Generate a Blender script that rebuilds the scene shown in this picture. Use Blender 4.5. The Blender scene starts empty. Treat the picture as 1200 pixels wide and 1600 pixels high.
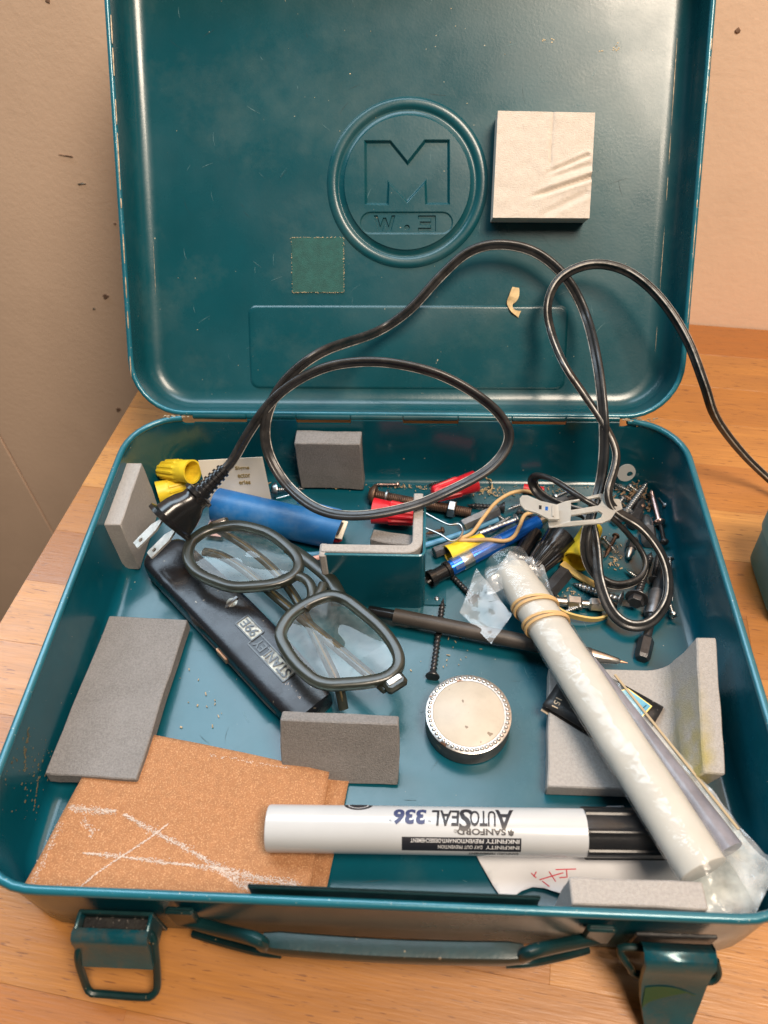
import bpy, bmesh, math, random
from mathutils import Vector, Matrix, noise as mnoise
R = math.radians
rnd = random.Random(7)
S = bpy.context.scene
COL = S.collection

# ------------------------------------------------------------------ camera
CP = Vector((0.016895, -0.383021, 0.404020))
PITCH, YAW, ROLL, FPX = 0.849226, 0.081302, -0.046998, 1206.866
_f = Vector((0, math.cos(PITCH), -math.sin(PITCH))); _u = Vector((0, math.sin(PITCH), math.cos(PITCH))); _r = Vector((1, 0, 0))
_rz = Matrix.Rotation(YAW, 3, 'Z')
_f, _u, _r = _rz @ _f, _rz @ _u, _rz @ _r
RT = math.cos(ROLL) * _r + math.sin(ROLL) * _u
UP = -math.sin(ROLL) * _r + math.cos(ROLL) * _u
FW = _f
cd = bpy.data.cameras.new('camera'); cam = bpy.data.objects.new('camera', cd); COL.objects.link(cam)
cam.matrix_world = Matrix(((RT.x, UP.x, -FW.x, CP.x), (RT.y, UP.y, -FW.y, CP.y), (RT.z, UP.z, -FW.z, CP.z), (0, 0, 0, 1)))
cd.sensor_fit = 'VERTICAL'; cd.sensor_height = 24.0; cd.lens = FPX / 1600 * 24
cd.clip_start = 0.005; cd.clip_end = 60
cd.dof.use_dof = True; cd.dof.focus_distance = 0.46; cd.dof.aperture_fstop = 2.4
cd.dof.aperture_fstop = 7.0
S.camera = cam

# ------------------------------------------------------------------ world, lamps, exposure
w = bpy.data.worlds.new("World"); S.world = w; w.use_nodes = True
bg = w.node_tree.nodes['Background']; bg.inputs[0].default_value = (1.0, .84, .68, 1); bg.inputs[1].default_value = 0.06

def area(name, loc, target, sx, sy, power, col):
    l = bpy.data.lights.new(name, 'AREA'); l.shape = 'RECTANGLE'; l.size = sx; l.size_y = sy; l.energy = power; l.color = col
    o = bpy.data.objects.new(name, l); COL.objects.link(o); o.location = loc
    o.rotation_euler = (Vector(target) - Vector(loc)).to_track_quat('-Z', 'Y').to_euler()
    return o
# the window in the back wall above the bench, and the warm ceiling lamp of the room behind the viewer
area('window_light', (-.46, .200, .84), (-.46 - .13, -.800, .64), 1.10, .66, 20, (.64, .84, 1.0))
area('room_lamp', (.46, -.60, 1.52), (.0, .14, .1), .55, .55, 39, (1.0, .83, .66))
S.view_settings.view_transform = 'Standard'; S.view_settings.look = 'None'
S.view_settings.exposure = -0.03; S.view_settings.gamma = 1.0
S.cycles.max_bounces = 10; S.cycles.transparent_max_bounces = 16
S.cycles.sample_clamp_indirect = 4.0
S.cycles.use_denoising = True

# ------------------------------------------------------------------ from picture to place
def ray(u, v): return FW + RT * ((u - 600) / FPX) - UP * ((v - 800) / FPX)
def at(u, v, z=0.0):
    d = ray(u, v); return CP + d * ((z - CP.z) / d.z)
def aty(u, v, y):
    d = ray(u, v); return CP + d * ((y - CP.y) / d.y)
def atplane(u, v, p, n):
    d = ray(u, v); return CP + d * ((Vector(p) - CP).dot(n) / d.dot(n))
W, D, H = .36, .2954, .06
LA = 0.932985
LN = Vector((0, -math.sin(LA), math.cos(LA))); LU = Vector((0, math.cos(LA), math.sin(LA))); LO = Vector((0, 0, H))
LM = Matrix(((1, 0, 0, 0), (0, LU.y, LN.y, 0), (0, LU.z, LN.z, H), (0, 0, 0, 1)))
LD = .030
def lidw(u, v, off): return atplane(u, v, LO + LN * off, LN)
def lidl(u, v, off):
    p = lidw(u, v, off) - LO; return p.x, p.dot(LU)

# ------------------------------------------------------------------ materials
MATS = {}
def mat(name, col, rough=.5, metal=0.0, var=.0, vscale=60, bump=0.0, bscale=400, col2=None, coat=0.0, spec=.5,
        specks=None, trans=0.0, rvar=0.0, alpha=None, stretch=None, sss=0.0, bdist=.001, dust=None):
    m = bpy.data.materials.new(name); m.use_nodes = True; nt = m.node_tree; N = nt.nodes; Lk = nt.links
    b = N['Principled BSDF']
    b.inputs['Roughness'].default_value = rough; b.inputs['Metallic'].default_value = metal
    b.inputs['Coat Weight'].default_value = coat; b.inputs['Coat Roughness'].default_value = .08
    b.inputs['Specular IOR Level'].default_value = spec
    b.inputs['Transmission Weight'].default_value = trans
    if sss: b.inputs['Subsurface Weight'].default_value = sss; b.inputs['Subsurface Radius'].default_value = (.004, .003, .002)
    tc = N.new('ShaderNodeTexCoord'); mp = N.new('ShaderNodeMapping'); Lk.new(tc.outputs['Object'], mp.inputs[0])
    if stretch: mp.inputs['Scale'].default_value = stretch
    def noise(scale, detail=5, rg=.6):
        n = N.new('ShaderNodeTexNoise'); n.inputs['Scale'].default_value = scale; n.inputs['Detail'].default_value = detail
        n.inputs['Roughness'].default_value = rg; Lk.new(mp.outputs[0], n.inputs['Vector']); return n
    def ramp(src, a, c, inv=False):
        r = N.new('ShaderNodeMapRange'); r.inputs[1].default_value = a; r.inputs[2].default_value = c
        if inv: r.inputs[3].default_value = 1; r.inputs[4].default_value = 0
        Lk.new(src, r.inputs[0]); return r.outputs[0]
    def mix(fac, A, B):
        x = N.new('ShaderNodeMix'); x.data_type = 'RGBA'
        if isinstance(fac, float): x.inputs[0].default_value = fac
        else: Lk.new(fac, x.inputs[0])
        for s, i in ((A, 6), (B, 7)):
            if isinstance(s, tuple): x.inputs[i].default_value = (*s, 1)
            else: Lk.new(s, x.inputs[i])
        return x.outputs[2]
    c = tuple(col)
    if var or col2:
        c2 = col2 if col2 else tuple(max(0, k * (1 - var)) for k in col)
        n = noise(vscale); c = mix(ramp(n.outputs[0], .35, .65), tuple(k * (1 + var * .5) for k in col) if not col2 else tuple(col), c2)
    if dust:      # (colour, scale, low, high, strength)
        n = noise(dust[1], 8, .7); f = ramp(n.outputs[0], dust[2], dust[3])
        mm = N.new('ShaderNodeMath'); mm.operation = 'MULTIPLY'; Lk.new(f, mm.inputs[0]); mm.inputs[1].default_value = dust[4]
        c = mix(mm.outputs[0], c, dust[0])
    if specks:    # (colour, scale, threshold)
        n = noise(specks[1], 2, .5); f = ramp(n.outputs[0], specks[2], specks[2] + .015)
        c = mix(f, c, specks[0])
    if isinstance(c, tuple): b.inputs['Base Color'].default_value = (*c, 1)
    else: Lk.new(c, b.inputs['Base Color'])
    if rvar:
        n = noise(vscale * .7, 6, .65); r = N.new('ShaderNodeMapRange'); r.inputs[1].default_value = .3; r.inputs[2].default_value = .7
        r.inputs[3].default_value = max(.02, rough - rvar); r.inputs[4].default_value = rough + rvar
        Lk.new(n.outputs[0], r.inputs[0]); Lk.new(r.outputs[0], b.inputs['Roughness'])
    if bump:
        n = noise(bscale, 3, .6); bp = N.new('ShaderNodeBump'); bp.inputs['Strength'].default_value = bump; bp.inputs['Distance'].default_value = bdist
        Lk.new(n.outputs[0], bp.inputs['Height']); Lk.new(bp.outputs[0], b.inputs['Normal'])
    if alpha is not None: b.inputs['Alpha'].default_value = alpha
    MATS[name] = m; return m

def clear_film(name, tint, base, rough, bump=0.0, bscale=120, haze=.0, hazecol=(.9, .92, .92)):
    """thin transparent film or lens: sees through, with Fresnel gloss and a little milky haze"""
    m = bpy.data.materials.new(name); m.use_nodes = True; nt = m.node_tree; N = nt.nodes; Lk = nt.links
    N.remove(N['Principled BSDF']); out = N['Material Output']
    tr = N.new('ShaderNodeBsdfTransparent'); tr.inputs[0].default_value = (*tint, 1)
    gl = N.new('ShaderNodeBsdfGlossy'); gl.inputs['Roughness'].default_value = rough; gl.inputs[0].default_value = (1, 1, 1, 1)
    lw = N.new('ShaderNodeLayerWeight'); pw = N.new('ShaderNodeMath'); pw.operation = 'POWER'; pw.inputs[1].default_value = 4.5; Lk.new(lw.outputs['Facing'], pw.inputs[0])
    lw.inputs['Blend'].default_value = .5; fr = N.new('ShaderNodeMapRange'); fr.inputs[3].default_value = 1.7 * ((base - 1) / (base + 1)) ** 2; fr.inputs[4].default_value = .55; Lk.new(pw.outputs[0], fr.inputs[0])
    df = N.new('ShaderNodeBsdfDiffuse'); df.inputs[0].default_value = (*hazecol, 1)
    tc = N.new('ShaderNodeTexCoord')
    n = N.new('ShaderNodeTexNoise'); n.inputs['Scale'].default_value = bscale; n.inputs['Detail'].default_value = 4
    Lk.new(tc.outputs['Object'], n.inputs['Vector'])
    if bump:
        bp = N.new('ShaderNodeBump'); bp.inputs['Strength'].default_value = bump; bp.inputs['Distance'].default_value = .002
        Lk.new(n.outputs[0], bp.inputs['Height']); Lk.new(bp.outputs[0], gl.inputs['Normal'])
    m1 = N.new('ShaderNodeMixShader'); m2 = N.new('ShaderNodeMixShader')
    r = N.new('ShaderNodeMapRange'); r.inputs[1].default_value = .35; r.inputs[2].default_value = .7
    r.inputs[3].default_value = haze * .4; r.inputs[4].default_value = haze * 1.5
    Lk.new(n.outputs[0], r.inputs[0]); Lk.new(r.outputs[0], m1.inputs[0])
    Lk.new(tr.outputs[0], m1.inputs[1]); Lk.new(df.outputs[0], m1.inputs[2])
    Lk.new(fr.outputs[0], m2.inputs[0]); Lk.new(m1.outputs[0], m2.inputs[1]); Lk.new(gl.outputs[0], m2.inputs[2])
    Lk.new(m2.outputs[0], out.inputs['Surface']); MATS[name] = m; return m

TEAL = mat('teal_paint', (.002, .070, .102), .23, 0, .10, 25, .04, 700, coat=.10, rvar=.07, spec=.42, specks=((.40, .36, .27), 420, .765),
           dust=((.16, .24, .22), 16, .55, .85, .16))
TEALLID = mat('teal_paint_lid', (.003, .062, .080), .29, 0, .08, 20, .04, 600, coat=.12, rvar=.08, spec=.5, specks=((.42, .38, .28), 330, .775),
              dust=((.17, .21, .18), 11, .50, .82, .26))
RIM = mat('worn_teal_edge', (.012, .13, .18), .30, .15, .1, 40, .1, 500, coat=.3, specks=((.36, .38, .34), 700, .72))
DTEAL = mat('shaded_dark_teal', (.004, .026, .029), .36, 0, .25, 90, .1, 400, coat=.05, spec=.35, specks=((.22, .17, .11), 500, .73))  # dark teal, with the shadow on the case front put into the colour
PATCH = mat('green_patch', (.012, .085, .075), .75, 0, .2, 200, .3, 1500)
GLUE = mat('dried_glue', (.55, .45, .28), .7, 0, .3, 300)
FOAMD = mat('dark_grey_foam', (.215, .205, .200), .95, 0, .22, 900, .9, 1500, spec=.2, bdist=.0008, dust=((.32, .31, .31), 40, .4, .75, .35))
FOAML = mat('light_grey_foam', (.37, .35, .335), .95, 0, .12, 700, .8, 1500, spec=.2, bdist=.0008)
FOAMB = mat('pale_foam', (.66, .585, .51), .95, 0, .07, 500, .55, 1500, spec=.2, bdist=.001)
FOAMS = None
BLACKR = mat('black_rubber', (.014, .014, .015), .42, 0, .5, 120, .25, 300, specks=((.12, .11, .10), 500, .66), dust=((.10, .095, .085), 60, .5, .8, .5))
CORDM = mat('black_cord', (.022, .022, .023), .34, 0, .4, 90, .12, 300, dust=((.11, .10, .09), 60, .52, .75, .5), rvar=.1)
STRIPE = mat('cord_stripe', (.58, .56, .52), .55, 0, .0, 60, dust=((.05, .045, .04), 110, .45, .6, .75))
STEEL = mat('bright_steel', (.60, .58, .55), .30, 1, .15, 150, .05, 500)
ZINC = mat('dull_zinc', (.42, .43, .44), .38, 1, .2, 200, .1, 600)
PINKZ = mat('yellow_zinc', (.62, .42, .38), .32, 1, .3, 120)
PRONG = mat('worn_nickel', (.80, .76, .70), .42, .85, .15, 200, .1, 600)
BRASS = mat('gold_metal', (.75, .55, .28), .3, 1, .1, 100)
RUST = mat('rusty_steel', (.20, .12, .08), .5, .7, .4, 150, .2, 500, col2=(.08, .05, .04))
BLKMET = mat('black_oxide', (.042, .042, .045), .32, .4, .3, 200, .15, 600)
DGMET = mat('grey_oxide', (.17, .17, .178), .38, .7, .3, 200, .1, 500)
YEL = mat('yellow_plastic', (.82, .60, .03), .45, 0, .10, 120, .08, 300, sss=.1, dust=((.35, .24, .04), 50, .55, .8, .5))
RED = mat('red_plastic', (.55, .012, .022), .42, 0, .12, 120, .08, 300)
BLUE = mat('blue_plastic', (.010, .120, .33), .42, 0, .12, 50, .05, 300, dust=((.20, .30, .40), 45, .52, .85, .45))
LBLUE = mat('light_blue_plastic', (.10, .30, .50), .4, 0, .1, 80)
METBL = mat('metallic_blue', (.01, .14, .60), .22, .6, .1, 60)
CREAM = mat('cream_card', (.82, .76, .64), .75, 0, .06, 40)
GOLDINK = mat('gold_ink', (.34, .24, .08), .6)
PINKW = mat('pink_wire', (.62, .35, .30), .5)
BLACKP = mat('black_plastic', (.010, .010, .011), .25, 0, .3, 80, .05, 300, coat=.2)
CAPM = mat('satin_black_plastic', (.010, .010, .011), .34, 0, .2, 80, .1, 500)
KNIFE = mat('knife_enamel', (.015, .016, .020), .27, .25, .12, 70, .07, 420, rvar=.08, specks=((.16, .14, .11), 260, .72))
WORN = mat('worn_metal', (.42, .38, .31), .45, .8, .35, 250, .3, 500, col2=(.12, .11, .10))
SCREWM = mat('screw_face', (.45, .45, .42), .38, .9, .2, 150, .2, 400)
COPPER = mat('copper_slider', (.62, .38, .25), .4, .7, .2, 200)
WHITE = mat('white_marker_barrel', (.47, .48, .49), .25, 0, .04, 30, .02, 200, coat=.3)
INK = mat('black_print', (.016, .016, .022), .45)
INKB = mat('blue_black_print', (.03, .04, .11), .45)
LITE = mat('pale_print', (.55, .55, .56), .5)
PAPER = mat('white_paper', (.62, .63, .66), .85, 0, .04, 30, .1, 120)
REDINK = mat('red_pen_ink', (.60, .06, .09), .7)
TINTOP = mat('cream_disc', (.45, .40, .33), .42, 0, .07, 90, .05, 200, specks=((.20, .15, .11), 150, .68), dust=((.30, .25, .20), 60, .52, .8, .5))
TINSIDE = mat('dull_tin_side', (.10, .10, .10), .42, .5, .3, 120, .15, 400, specks=((.25, .2, .14), 200, .66))
BEAD = mat('silver_beads', (.62, .60, .58), .28, .9, .3, 500, specks=((.25, .13, .08), 90, .66))
PENM = mat('brown_grey_barrel', (.060, .050, .043), .45, .2, .2, 80, .1, 500)
GUNM = mat('gunmetal', (.10, .10, .10), .4, .6, .2, 100)
BAND = mat('tan_rubber', (.56, .36, .16), .55, 0, .2, 100, .1, 400)
BANDY = mat('yellow_rubber', (.62, .44, .15), .5, 0, .2, 100, .1, 400)
STICK = mat('white_wax', (.47, .455, .41), .6, 0, .10, 40, .10, 60)
GREYP = mat('grey_plastic', (.20, .20, .235), .28, 0, .3, 60, .3, 90)
TANP = mat('tan_edge', (.36, .28, .17), .5)
MATCH = mat('black_card', (.016, .016, .017), .45, 0, .4, 120, .1, 300, specks=((.14, .13, .12), 300, .68))
KRAFT = mat('kraft_card', (.60, .46, .32), .8, 0, .1, 80)
YPRINT = mat('yellow_print', (.75, .60, .18), .5)
SKYP = mat('pale_blue_print', (.25, .55, .66), .5, 0, .0, 60, col2=(.08, .30, .45))
STRAP = mat('milky_nylon', (.70, .68, .63), .3, 0, .06, 60, trans=.6, sss=.0)
FRAMEM = mat('smoky_olive_acetate', (.070, .078, .062), .28, 0, .3, 60, .05, 200, trans=.70, coat=.05)
SHAVE = mat('wood_shaving', (.66, .48, .25), .8, 0, .3, 200, .3, 400)
SAW = mat('sawdust', (.40, .31, .20), .9, 0, .4, 300)
DEBRIS = mat('brown_chips', (.20, .13, .075), .9, 0, .5, 300)
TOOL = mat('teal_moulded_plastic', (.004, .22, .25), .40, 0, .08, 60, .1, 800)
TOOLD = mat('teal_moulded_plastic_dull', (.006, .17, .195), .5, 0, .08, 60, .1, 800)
LATCHG = mat('worn_latch', (.006, .085, .115), .28, .3, .2, 40, .1, 300, dust=((.10, .09, .07), 34, .47, .62, .75), coat=.2)
WHITESC = mat('white_scratch', (.60, .51, .45), .9, 0, .25, 900)
LENS = clear_film('lens', (.93, .95, .93), 1.30, .03, 0, 260, .035, (.8, .85, .85))
FILM = clear_film('polythene', (.95, .97, .98), 1.36, .14, .6, 70, .22, (.88, .91, .93))
FILM2 = clear_film('polythene_wing', (.90, .93, .92), 1.45, .12, .9, 90, .42, (.80, .87, .85))
FILMS = clear_film('polythene_tight', (.985, .985, .985), 1.29, .13, .8, 110, .07, (.88, .90, .92))
SLEEVE = clear_film('clear_sleeve', (.93, .94, .95), 1.5, .08, .3, 90, .10)

def foam_stained():
    m = mat('stained_grey_foam', (.37, .35, .335), .95, 0, .12, 700, .8, 1500, spec=.2, bdist=.0008)
    nt = m.node_tree; N = nt.nodes; Lk = nt.links; b = N['Principled BSDF']
    src = b.inputs['Base Color'].links[0].from_socket
    tc = N.new('ShaderNodeTexCoord'); sp = N.new('ShaderNodeSeparateXYZ'); Lk.new(tc.outputs['Object'], sp.inputs[0])
    n = N.new('ShaderNodeTexNoise'); n.inputs['Scale'].default_value = 90; Lk.new(tc.outputs['Object'], n.inputs['Vector'])
    def math_(op, a, c):
        q = N.new('ShaderNodeMath'); q.operation = op; q.use_clamp = op in ('SUBTRACT',) and False
        for i, s in ((0, a), (1, c)):
            if isinstance(s, (int, float)): q.inputs[i].default_value = s
            else: Lk.new(s, q.inputs[i])
        return q.outputs[0]
    # band along the inner bend (x local about .036), stronger toward the front end
    dx = math_('ABSOLUTE', math_('SUBTRACT', sp.outputs[0], .0225), 0)
    band = N.new('ShaderNodeMapRange'); band.inputs[1].default_value = .0095; band.inputs[2].default_value = .002; Lk.new(dx, band.inputs[0])
    fy = N.new('ShaderNodeMapRange'); fy.inputs[1].default_value = .036; fy.inputs[2].default_value = -.030; Lk.new(sp.outputs[1], fy.inputs[0])
    nz = N.new('ShaderNodeMapRange'); nz.inputs[1].default_value = .3; nz.inputs[2].default_value = .62; Lk.new(n.outputs[0], nz.inputs[0])
    f = math_('MULTIPLY', math_('MULTIPLY', band.outputs[0], fy.outputs[0]), nz.outputs[0])
    x = N.new('ShaderNodeMix'); x.data_type = 'RGBA'; Lk.new(f, x.inputs[0]); Lk.new(src, x.inputs[6]); x.inputs[7].default_value = (.34, .29, .12, 1)
    Lk.new(x.outputs[2], b.inputs['Base Color']); return m
FOAMS = foam_stained()

def wood_mat():
    m = bpy.data.materials.new('oiled_beech'); m.use_nodes = True; nt = m.node_tree; N = nt.nodes; Lk = nt.links; b = N['Principled BSDF']
    tc = N.new('ShaderNodeTexCoord'); oi = N.new('ShaderNodeObjectInfo')
    ad = N.new('ShaderNodeVectorMath'); ad.operation = 'ADD'; mu = N.new('ShaderNodeVectorMath'); mu.operation = 'SCALE'
    cb = N.new('ShaderNodeCombineXYZ')
    for i in range(3): Lk.new(oi.outputs['Random'], cb.inputs[i])
    mu.inputs['Scale'].default_value = 37.0; Lk.new(cb.outputs[0], mu.inputs[0])
    Lk.new(tc.outputs['Object'], ad.inputs[0]); Lk.new(mu.outputs[0], ad.inputs[1])
    def nz(sc, scale, det=4, rg=.6, dist=0.):
        mp = N.new('ShaderNodeMapping'); mp.inputs['Scale'].default_value = sc; Lk.new(ad.outputs[0], mp.inputs[0])
        n = N.new('ShaderNodeTexNoise'); n.inputs['Scale'].default_value = scale; n.inputs['Detail'].default_value = det
        n.inputs['Roughness'].default_value = rg; n.inputs['Distortion'].default_value = dist; Lk.new(mp.outputs[0], n.inputs['Vector']); return n.outputs[0]
    def mr(s, a, c, lo=0., hi=1.):
        r = N.new('ShaderNodeMapRange'); r.inputs[1].default_value = a; r.inputs[2].default_value = c; r.inputs[3].default_value = lo; r.inputs[4].default_value = hi
        Lk.new(s, r.inputs[0]); return r.outputs[0]
    def mix(f, A, B, bt='MIX'):
        x = N.new('ShaderNodeMix'); x.data_type = 'RGBA'; x.blend_type = bt
        if isinstance(f, float): x.inputs[0].default_value = f
        else: Lk.new(f, x.inputs[0])
        for s, i in ((A, 6), (B, 7)):
            if isinstance(s, tuple): x.inputs[i].default_value = (*s, 1)
            else: Lk.new(s, x.inputs[i])
        return x.outputs[2]
    cr = N.new('ShaderNodeValToRGB'); Lk.new(oi.outputs['Random'], cr.inputs[0])
    e = cr.color_ramp.elements; e[0].position = 0; e[0].color = (.46, .200, .046, 1); e[1].position = 1; e[1].color = (.60, .305, .090, 1)
    for p_, c_ in ((.18, (.43, .165, .033)), (.3, (.56, .265, .070)), (.42, (.25, .088, .022)), (.5, (.59, .285, .080)), (.65, (.38, .138, .030)), (.8, (.52, .23, .058))):
        q = e.new(p_); q.color = (*c_, 1)
    broad = mr(nz((1, 9, 9), 5, 4, .6, 1.2), .3, .7)
    c = mix(broad, cr.outputs[0], mix(.55, cr.outputs[0], (.30, .13, .045)))
    fine = mr(nz((1, 24, 24), 28, 4), .35, .7)
    c = mix(mr(fine, 0, 1, 0, .42), c, (.24, .10, .035))
    fleck = mr(nz((1, 8.5, 8.5), 105, 2, .5), .635, .70)     # short dark rays of the beech
    c = mix(mr(fleck, 0, 1, 0, .75), c, (.17, .065, .025))
    Lk.new(c, b.inputs['Base Color'])
    rg = mr(nz((1, 5, 5), 20), .3, .7, .30, .48); Lk.new(rg, b.inputs['Roughness'])
    b.inputs['Coat Weight'].default_value = .30; b.inputs['Coat Roughness'].default_value = .28
    bp = N.new('ShaderNodeBump'); bp.inputs['Strength'].default_value = .35; bp.inputs['Distance'].default_value = .0005
    Lk.new(nz((1, 14, 14), 60, 4), bp.inputs['Height']); Lk.new(bp.outputs[0], b.inputs['Normal'])
    return m
WOOD = wood_mat()
WALLM = mat('painted_wall', (.92, .68, .51), .62, 0, .06, 5, .25, 180, rvar=.08, specks=((.55, .42, .32), 70, .80), dust=((.62, .45, .33), 9, .52, .85, .35))

def sand_mat():
    m = mat('coppery_abrasive', (.37, .165, .068), .72, .0, .12, 300, .9, 2600, bdist=.0006)
    nt = m.node_tree; N = nt.nodes; Lk = nt.links; b = N['Principled BSDF']
    src = b.inputs['Base Color'].links[0].from_socket
    tc = N.new('ShaderNodeTexCoord'); n = N.new('ShaderNodeTexNoise'); n.inputs['Scale'].default_value = 1500; n.inputs['Detail'].default_value = 2
    Lk.new(tc.outputs['Object'], n.inputs['Vector'])
    r = N.new('ShaderNodeMapRange'); r.inputs[1].default_value = .50; r.inputs[2].default_value = .78; Lk.new(n.outputs[0], r.inputs[0])
    x = N.new('ShaderNodeMix'); x.data_type = 'RGBA'; Lk.new(r.outputs[0], x.inputs[0]); Lk.new(src, x.inputs[6]); x.inputs[7].default_value = (.64, .36, .18, 1)
    Lk.new(x.outputs[2], b.inputs['Base Color']); return m
SAND = sand_mat()

# ------------------------------------------------------------------ mesh helpers
ORIG = {}
def tag(o, label=None, cat=None, group=None, kind=None):
    for k, v in (('label', label), ('category', cat), ('group', group), ('kind', kind)):
        if v: o[k] = v
    return o
def thing(name, loc, label, cat, group=None):
    o = bpy.data.objects.new(name, None); COL.objects.link(o); o.location = loc; o.empty_display_size = .01
    ORIG[o.name] = Vector(loc); return tag(o, label, cat, group)

def frame(p0, p1, up=(0, 0, 1)):
    p0, p1 = Vector(p0), Vector(p1); z = (p1 - p0).normalized(); up = Vector(up)
    if abs(z.dot(up)) > .98: up = Vector((0, 1, 0))
    x = up.cross(z).normalized(); y = z.cross(x)
    return Matrix(((x.x, y.x, z.x, p0.x), (x.y, y.y, z.y, p0.y), (x.z, y.z, z.z, p0.z), (0, 0, 0, 1)))
def basis(o, x, y, z):
    return Matrix(((x[0], y[0], z[0], o[0]), (x[1], y[1], z[1], o[1]), (x[2], y[2], z[2], o[2]), (0, 0, 0, 1)))

class MB:
    def __init__(s): s.v = []; s.f = []
    def add(s, vs, fs, M=None):
        o = len(s.v)
        s.v += [(M @ Vector(p)) if M else Vector(p) for p in vs]
        s.f += [tuple(i + o for i in f) for f in fs]; return s
    def loft(s, rings, M=None, closed=True, cap0=True, cap1=True):
        n = len(rings[0]); vs = [p for r in rings for p in r]; fs = []
        for i in range(len(rings) - 1):
            for j in range(n if closed else n - 1):
                k = (j + 1) % n
                fs.append((i * n + j, i * n + k, (i + 1) * n + k, (i + 1) * n + j))
        if cap0: fs.append(tuple(range(n - 1, -1, -1)))
        if cap1: fs.append(tuple((len(rings) - 1) * n + j for j in range(n)))
        return s.add(vs, fs, M)
    def lathe(s, prof, M=None, n=24, cap0=True, cap1=True, mod=None):
        rings = []
        for r, z in prof:
            rings.append([((r * (mod(2 * math.pi * j / n, z) if mod else 1)) * math.cos(2 * math.pi * j / n),
                           (r * (mod(2 * math.pi * j / n, z) if mod else 1)) * math.sin(2 * math.pi * j / n), z) for j in range(n)])
        return s.loft(rings, M, True, cap0, cap1)
    def box(s, c, sz, M=None, ch=0.0):
        x, y, z = (k / 2 for k in sz); c = Vector(c)
        if ch <= 0:
            vs = [(c.x + a * x, c.y + b * y, c.z + d * z) for d in (-1, 1) for b in (-1, 1) for a in (-1, 1)]
            return s.add(vs, [(0, 2, 3, 1), (4, 5, 7, 6), (0, 1, 5, 4), (2, 6, 7, 3), (0, 4, 6, 2), (1, 3, 7, 5)], M)
        def ring(ins, zz): return [(c.x + a * (x - ins) if not sw else c.x + a * (x - ins - ch), c.y + b * (y - ins - ch) if not sw else c.y + b * (y - ins), c.z + zz)
                                   for a, b, sw in ((1, -1, 0), (1, 1, 0), (1, 1, 1), (-1, 1, 1), (-1, 1, 0), (-1, -1, 0), (-1, -1, 1), (1, -1, 1))]
        return s.loft([ring(ch, -z), ring(0, -z + ch), ring(0, z - ch), ring(ch, z)], M)
    def tube(s, pts, r, n=10, M=None, cap=True, prof=None, closed=False, up=None, twist=0.0):
        pts = [Vector(p) for p in pts]; m = len(pts)
        T = [((pts[(i + 1) % m] if (closed or i < m - 1) else pts[i]) - (pts[i - 1] if (closed or i > 0) else pts[i])).normalized() for i in range(m)]
        u = Vector(up) if up else (Vector((0, 0, 1)) if abs(T[0].z) < .9 else Vector((1, 0, 0)))
        nrm = (u - T[0] * u.dot(T[0])).normalized(); rings = []
        for i in range(m):
            if i:
                nrm = nrm - T[i] * nrm.dot(T[i])
                nrm.normalize()
            b = T[i].cross(nrm); rr = r[i] if isinstance(r, (list, tuple)) else r
            P = prof if prof else [(math.cos(2 * math.pi * j / n), math.sin(2 * math.pi * j / n)) for j in range(n)]
            tw = twist * i / max(1, m - 1); ct, st = math.cos(tw), math.sin(tw)
            rings.append([pts[i] + (nrm * (a * ct - c_ * st) + b * (a * st + c_ * ct)) * rr for a, c_ in P])
        if closed: rings.append(rings[0]); return s.loft(rings, M, True, False, False)
        return s.loft(rings, M, True, cap, cap)
    def prism(s, poly, z0, z1, M=None, ch=0.0):
        n = len(poly)
        if ch:
            inn = offset(poly, -ch)
            rings = [[(p[0], p[1], z0) for p in poly], [(p[0], p[1], z1 - ch * .8) for p in poly], [(p[0], p[1], z1) for p in inn]]
        else: rings = [[(p[0], p[1], z0) for p in poly], [(p[0], p[1], z1) for p in poly]]
        return s.loft(rings, M)
    def grid(s, fn, nu, nv, M=None):
        vs = [fn(i / nu, j / nv) for i in range(nu + 1) for j in range(nv + 1)]; k = nv + 1
        return s.add(vs, [(i * k + j, (i + 1) * k + j, (i + 1) * k + j + 1, i * k + j + 1) for i in range(nu) for j in range(nv)], M)
    def build(s, name, material, parent=None, smooth=35, bevel=0.0, seg=2, solid=0.0, origin=None, fix=True):
        me = bpy.data.meshes.new(name); o0 = Vector((0, 0, 0))
        if parent is not None: o0 = ORIG[parent.name]
        elif origin is not None: o0 = Vector(origin)
        me.from_pydata([tuple(p - o0) for p in s.v], [], s.f); me.update()
        if fix:
            b = bmesh.new(); b.from_mesh(me); bmesh.ops.recalc_face_normals(b, faces=b.faces); b.to_mesh(me); b.free()
        if smooth:
            me.polygons.foreach_set('use_smooth', [True] * len(me.polygons)); me.set_sharp_from_angle(angle=R(smooth))
        me.materials.append(material)
        o = bpy.data.objects.new(name, me); COL.objects.link(o); ORIG[o.name] = o0
        if parent is not None: o.parent = parent
        else: o.location = o0
        if bevel:
            md = o.modifiers.new('bevel', 'BEVEL'); md.width = bevel; md.segments = seg; md.limit_method = 'ANGLE'; md.angle_limit = R(40)
        if solid:
            md = o.modifiers.new('thick', 'SOLIDIFY'); md.thickness = solid; md.offset = 0
        return o

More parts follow.
